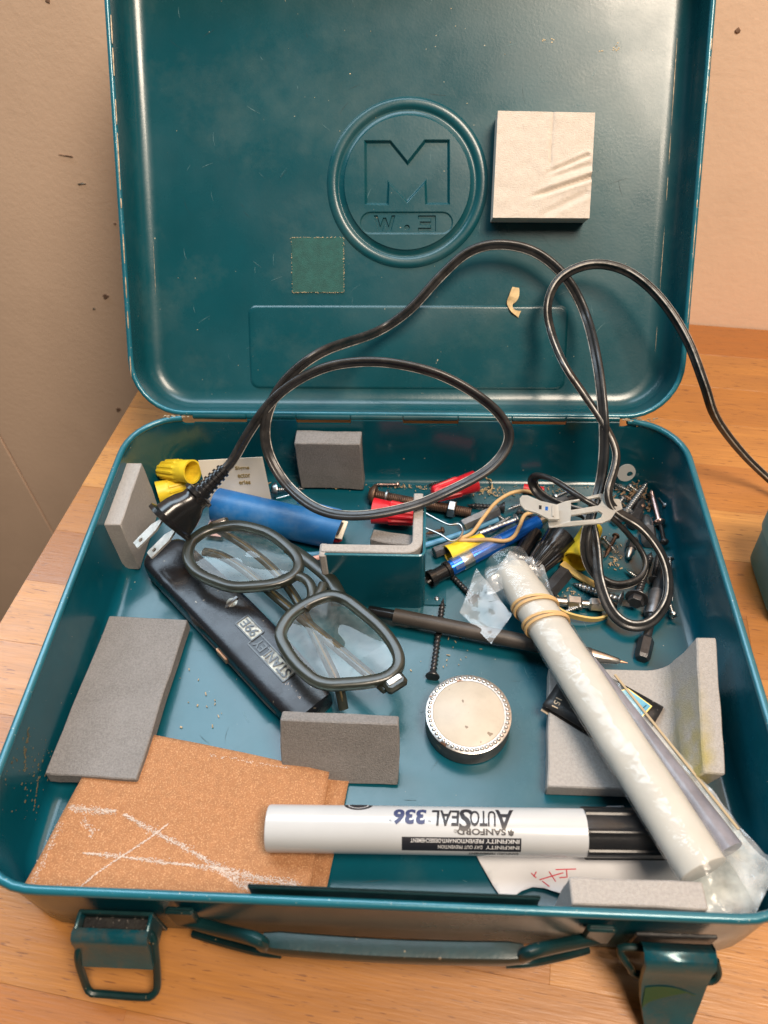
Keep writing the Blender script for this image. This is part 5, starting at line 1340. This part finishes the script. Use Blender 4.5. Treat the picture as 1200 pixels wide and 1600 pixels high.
# ---- eyeglasses
gz = .0375
GA, GB = at(345, 830, gz), at(610, 1040, gz)
Gl = thing('eyeglasses', (GA + GB) / 2, 'eyeglasses with smoky olive plastic frame lying folded on the knife', 'eyeglasses')
tiltL = .0020
def G(u, v, dz=0.0):
    t = max(-.2, min(1.2, (u - 300) / 330)); return at(u, v, gz + .0010 * math.cos(t * 3.14159) + dz)
Ll = [(301, 867), (305, 850), (313, 842), (326, 834), (345, 829), (373, 827), (407, 835), (426, 845), (440, 856), (453, 869), (459, 880), (456, 891), (444, 900), (424, 906), (398, 909), (367, 910), (343, 903), (320, 893), (307, 882)]
Lr = [(447, 994), (449, 982), (458, 968), (472, 956), (490, 946), (508, 939), (522, 938), (536, 943), (550, 953), (580, 978), (597, 996), (608, 1012), (614, 1026), (614, 1037), (607, 1046), (594, 1053), (567, 1058), (540, 1060), (518, 1061), (500, 1057), (484, 1046), (468, 1030), (455, 1011)]
def loop(px): return [G(p.x, p.y) for p in catmull([(u, v, 0) for u, v in px], 4, True)]
def lensring(px, wo, name):
    P = loop(px); pl = [(p.x, p.y) for p in P]
    def lay(d, dz): return [Vector((q[0], q[1], P[i].z + dz)) for i, q in enumerate(offset(pl, d))]
    w_ = wo
    m = MB().loft([lay(-.0004, .0002), lay(0, .0012), lay(.0009, .0021), lay(.0016, .0023), lay(w_ * .60, .0025), lay(w_ * .86, .0023), lay(w_ * .97, .0014), lay(w_, .0004), lay(w_, -.0020), lay(w_ * .9, -.0027), lay(.0006, -.0026), lay(-.0002, -.0016), lay(-.0004, .0002)], None, True, False, False)
    m.build('rim', FRAMEM, Gl, smooth=70)
    q = offset(pl, .0002); n = len(q); cx_ = sum(p[0] for p in q) / n; cy_ = sum(p[1] for p in q) / n
    rings = [[Vector((cx_ + (p[0] - cx_) * k, cy_ + (p[1] - cy_) * k, P[i].z - .0006 + .0011 * (1 - k * k))) for i, p in enumerate(q)] for k in (1, .8, .6, .4, .2, .02)]
    MB().loft(rings, None, True, False, True).build('lens', LENS, Gl, smooth=80)
lensring(Ll, .0063, 'l'); lensring(Lr, .0063, 'r')
def bar(pts, rx, ry, name='bridge', m_=None):
    P = resample(catmull([G(*p) for p in pts], 6), .001)
    return MB().tube(P, 1, prof=[(ry * math.sin(2 * math.pi * k / 14), rx * math.cos(2 * math.pi * k / 14)) for k in range(14)], up=(0, 0, 1)).build(name, m_ or FRAMEM, Gl, smooth=70)
bar([(450, 856), (470, 868), (494, 886), (516, 906), (530, 930)], .0042, .0021)
bar([(438, 908), (456, 900), (474, 903), (486, 916), (487, 934), (476, 952)], .0031, .0022)
bar([(506, 912), (500, 924), (490, 938)], .0030, .0020)
# end pieces with metal flashes
for u, v, du, dv in ((343, 819, 14, -5), (617, 1066, 16, -10)):
    p = G(u, v); d = (G(u + du, v + dv) - p).normalized(); M = basis(p, d, Vector((0, 0, 1)).cross(d), (0, 0, 1))
    MB().box((0, 0, -.0008), (.0125, .0082, .0050), M, .0014).build('end_piece', FRAMEM, Gl)
    MB().box((0, .0006, .0019), (.0085, .0030, .0009), M, .0003).build('metal_flash', STEEL, Gl)
def temple(pts, rx, ry):
    P = resample(catmull([at(*p) for p in pts], 6), .0025)
    t = MB().tube(P, 1, prof=[(rx * math.sin(2 * math.pi * k / 12), ry * math.cos(2 * math.pi * k / 12)) for k in range(12)], up=(0, 0, 1)).build('temple', FRAMEM, Gl, smooth=70)
    MB().tube([p + Vector((0, 0, rx + .0001)) for p in P[:-2]], .00065, 6).build('core_wire', BRASS, t)
temple([(604, 1078, .0335), (560, 1040, .0315), (500, 990, .0300), (440, 940, .0295), (385, 893, .0295), (345, 868, .0290), (318, 862, .0282)], .0019, .0030)
temple([(338, 826, .0325), (372, 846, .0315), (400, 866, .0310), (430, 893, .0300), (462, 935, .0300), (500, 1010, .0280), (528, 1070, .0240), (537, 1108, .0150)], .0018, .0028)

# ---- power cord with plug, and the strap round its coil
plug_dir = (at(352, 732, .0680) - at(264, 820, .0500)).normalized()
pF = at(264, 820, .0500); pE = at(352, 732, .0680)
plug_side = Vector((.62, -.78, -.05)); plug_side = (at(290, 842, .026) - at(240, 795, .058)); plug_side = (plug_side - plug_dir * plug_side.dot(plug_dir)).normalized()
cord = thing('power_cable', pF, 'black two strand power cord with ribbed plug, looped over lid and tray', 'power cord')
PL = basis(pF, plug_side, plug_dir.cross(plug_side), plug_dir); PLn = (pE - pF).length
def sup(a, b_, e, z, n=32):
    a *= KP; b_ *= KP
    return [(math.copysign(abs(math.cos(2 * math.pi * j / n)) ** (2 / e), math.cos(2 * math.pi * j / n)) * a, math.copysign(abs(math.sin(2 * math.pi * j / n)) ** (2 / e), math.sin(2 * math.pi * j / n)) * b_, z) for j in range(n)]
k_ = PLn / .043; KP = 1.26
MB().loft([sup(.0125, .0075, 3, 0), sup(.0136, .0086, 3, .0004), sup(.0136, .0086, 3, .0026 * k_), sup(.0112, .0070, 3, .0036 * k_), sup(.0104, .0066, 2.6, .010 * k_), sup(.0088, .0064, 2.4, .0145 * k_), sup(.0066, .0058, 2.2, .0185 * k_), sup(.0066, .0058, 2.2, .0205 * k_), sup(.0082, .0068, 2.2, .0215 * k_), sup(.0082, .0068, 2.2, .0235 * k_), sup(.0058, .0052, 2.2, .0245 * k_)], PL).build('plug', BLACKP, cord, smooth=50)
rel = [(.0056, .0240 * k_)]
for q in range(6):
    z = (.0252 + q * .0030) * k_; r_ = .0058 - q * .00025; rel += [(r_, z), (r_, z + .0015 * k_), (r_ - .0012, z + .0018 * k_), (r_ - .0012, z + .0028 * k_)]
MB().lathe(rel, PL, 20).build('strain_relief', BLACKP, cord, smooth=30)
for sx_ in (-.0063, .0063):
    out = [(-.0016, -.001), (.0030, -.001) ]
    pr_ = MB(); Mx = PL @ Matrix.Translation((sx_, 0, 0)) @ Matrix.Rotation(R(90), 4, 'Y')
    n = 20; hole = [(.0175 + .0015 * math.cos(2 * math.pi * k / n), .0015 * math.sin(2 * math.pi * k / n)) for k in range(n)]
    outl = []
    for k in range(n):
        a = 2 * math.pi * k / n; dx, dy = math.cos(a), math.sin(a)
        # blade outline seen from the hole's centre: a rounded-end strip from -.002 to .018 by +-.0031
        t = min((.0045 / dx if dx > 1e-6 else 9), (.0195 / -dx if dx < -1e-6 else 9), (.0035 / abs(dy) if abs(dy) > 1e-6 else 9)); outl.append((.0175 + dx * t, dy * t))
    pr_.loft([[(p[0], p[1], z) for p in q] for q, z in ((hole, -.0007), (outl, -.0007), (outl, .0007), (hole, .0007), (hole, -.0007))], Mx, True, False, False)
    pr_.build('prong', PRONG, cord, smooth=20)
    

C = [pF + plug_dir * (PLn * .93), pF + plug_dir * (PLn * 1.12)]
C += [at(*p) for p in [(385, 682, .083), (412, 642, .097), (440, 612, .106), (480, 586, .113), (530, 569, .117), (600, 566, .118), (680, 583, .114), (745, 617, .104), (786, 655, .091), (795, 690, .080), (765, 732, .069), (700, 768, .063), (640, 792, .0625), (560, 806, .0615), (500, 797, .059), (452, 762, .060), (422, 715, .071), (414, 672, .086), (424, 630, .100), (452, 588, .113)]]
C += [at(505, 549, .122)] + [lidw(*p) for p in [(588, 519, -.008), (640, 484, -.010), (688, 432, -.010), (732, 394, -.010), (780, 382, -.010), (836, 394, -.010), (884, 434, -.010), (914, 490, -.008)]]
C += [at(*p) for p in [(932, 560, .104), (942, 640, .088), (944, 700, .070), (938, 755, .054), (925, 800, .046), (914, 850, .034), (924, 890, .022), (958, 914, .0165), (998, 905, .0160), (1009, 876, .020), (985, 838, .030), (945, 800, .047), (905, 776, .053), (865, 750, .050), (838, 743, .043), (832, 756, .034), (850, 778, .030), (890, 796, .032), (918, 806, .033), (930, 850, .030), (936, 905, .0235), (955, 955, .0165), (985, 978, .0150), (1020, 970, .0150), (1044, 930, .0180), (1038, 875, .0260), (1004, 825, .0400), (960, 796, .050), (950, 770, .058), (960, 735, .064), (963, 705, .070), (945, 665, .080), (912, 615, .094), (882, 570, .106)]]
C += [lidw(*p) for p in [(862, 520, -.002), (856, 475, -.004), (876, 434, -.006), (925, 413, -.006), (980, 424, -.002), (1030, 465, .006), (1072, 528, .014)]]
C += [at(*p) for p in [(1100, 600, .090), (1118, 652, .066), (1158, 706, .036), (1205, 752, .014), (1262, 800, .0065), (1340, 850, .0055)]]
CP_ = resample(catmull(C, 10), .0022)
# smooth a little
for _ in range(3): CP_ = [CP_[0]] + [(CP_[i - 1] + CP_[i] * 2 + CP_[i + 1]) / 4 for i in range(1, len(CP_) - 1)] + [CP_[-1]]
fig8 = []
for k in range(11): a = R(35 + 290 * k / 10 - 0); fig8.append((-.00150 + -.00158 * math.cos(math.pi - a) * -1 * -1, .00158 * math.sin(a)))
KC = 1.06
prof8 = []
for k in range(9): a = R(40 + 280 * k / 8); prof8.append((-.00162 + .00160 * math.cos(a), .00160 * math.sin(a)))
for k in range(9): a = R(220 + 280 * k / 8); prof8.append((.00162 + .00160 * math.cos(a), .00160 * math.sin(a)))
cm = MB(); cm.tube(CP_, KC, prof=prof8, up=plug_side); cb = cm.build('cable', CORDM, cord, smooth=75)
# the pale line along one strand, on both sides of the flat
for a_ in (60, -60):
    q = [(.00162 + .00152 * math.cos(R(a_ + d)) + (0), .00152 * math.sin(R(a_ + d))) for d in (-14, 14)] + [(.00162 + .00168 * math.cos(R(a_ + d)), .00168 * math.sin(R(a_ + d))) for d in (12, -12)]
    MB().tube(CP_, KC, prof=q, up=plug_side).build('cable_stripe', STRIPE, cord, smooth=60)

# strap
def strap():
    zt_ = .0535
    tg = thing('cable_strap', at(895, 795, zt_), 'milky white nylon strap with slots round the coiled cord', 'cable strap')
    body = [(868, 790), (884, 784), (905, 780), (938, 772), (948, 774), (958, 780), (968, 781), (972, 796), (962, 800), (954, 812), (940, 818), (858, 825), (856, 812), (858, 800)]
    A = [at(u, v, zt_) for u, v in body]
    def inside(loop, z0):
        return loop
    h1 = [(892, 785), (936, 777), (940, 781), (938, 787), (934, 791), (892, 798)]
    h2 = [(892, 806), (935, 799), (941, 803), (939, 809), (933, 812), (891, 815)]
    b = bmesh.new(); 
    def ringb(px): 
        vs = [b.verts.new(at(u, v, zt_ - .004 * abs((u - 915) / 60) ** 2)) for u, v in px]; return [b.edges.new((vs[i], vs[(i + 1) % len(vs)])) for i in range(len(vs))]
    E = ringb(body) + ringb(h1) + ringb(h2)
    bmesh.ops.triangle_fill(b, use_beauty=True, edges=E)
    m = MB(); b.verts.index_update(); m.v = [v.co.copy() for v in b.verts]; m.f = [tuple(v.index for v in f.verts) for f in b.faces]; b.free()
    m.build('buckle_plate', STRAP, tg, smooth=0, solid=.0013, bevel=.0003)
    tongue = [(812, 780), (816, 775), (824, 775), (846, 784), (872, 790), (874, 812), (858, 812), (838, 802), (820, 797), (813, 789)]
    b = bmesh.new(); vs = [b.verts.new(at(u, v, zt_ + .0016 - .002 * max(0, (840 - u) / 30))) for u, v in tongue]; b.faces.new(vs); b.verts.index_update()
    m = MB(); m.v = [v.co.copy() for v in b.verts]; m.f = [tuple(v.index for v in f.verts) for f in b.faces]; b.free()
    m.build('tongue', STRAP, tg, smooth=0, solid=.0013, bevel=.0003)
    for (u, v, mm) in ((844, 793, BLACKP), (854, 795, METBL), (864, 800, STRAP)):
        p = at(u, v, zt_ + .0020)
        MB().box((0, 0, 0), (.0016, .0030, .0006) if mm is not STRAP else (.0012, .0080, .0022), Matrix.Translation(p) @ Matrix.Rotation(R(-6), 4, 'Z')).build('slot' if mm is not STRAP else 'catch', mm, tg, smooth=0)
strap()

# ---- teal power tool body at the right edge of the bench
q = at(1192, 865, .055)
tl = thing('power_tool', (q.x + .05, q.y, 0), 'teal moulded power tool housing at the right edge of the bench', 'power tool')
def sq(cx, cy, a, b_, z, e=7, n=48): return [(cx + math.copysign(abs(math.cos(2 * math.pi * j / n)) ** (2 / e), math.cos(2 * math.pi * j / n)) * a, cy + math.copysign(abs(math.sin(2 * math.pi * j / n)) ** (2 / e), math.sin(2 * math.pi * j / n)) * b_, z) for j in range(n)]
cx, cy = q.x + .0625, q.y + .014
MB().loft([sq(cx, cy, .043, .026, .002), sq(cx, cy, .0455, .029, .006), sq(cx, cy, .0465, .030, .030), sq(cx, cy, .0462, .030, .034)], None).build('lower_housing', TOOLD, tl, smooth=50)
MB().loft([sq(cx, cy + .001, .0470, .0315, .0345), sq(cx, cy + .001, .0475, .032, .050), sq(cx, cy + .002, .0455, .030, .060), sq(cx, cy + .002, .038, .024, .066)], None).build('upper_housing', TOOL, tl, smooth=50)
MB().loft([sq(cx + .06, cy, .030, .018, .020), sq(cx + .06, cy, .032, .020, .030), sq(cx + .06, cy, .030, .018, .048)], None).build('grip', BLACKR, tl, smooth=50)
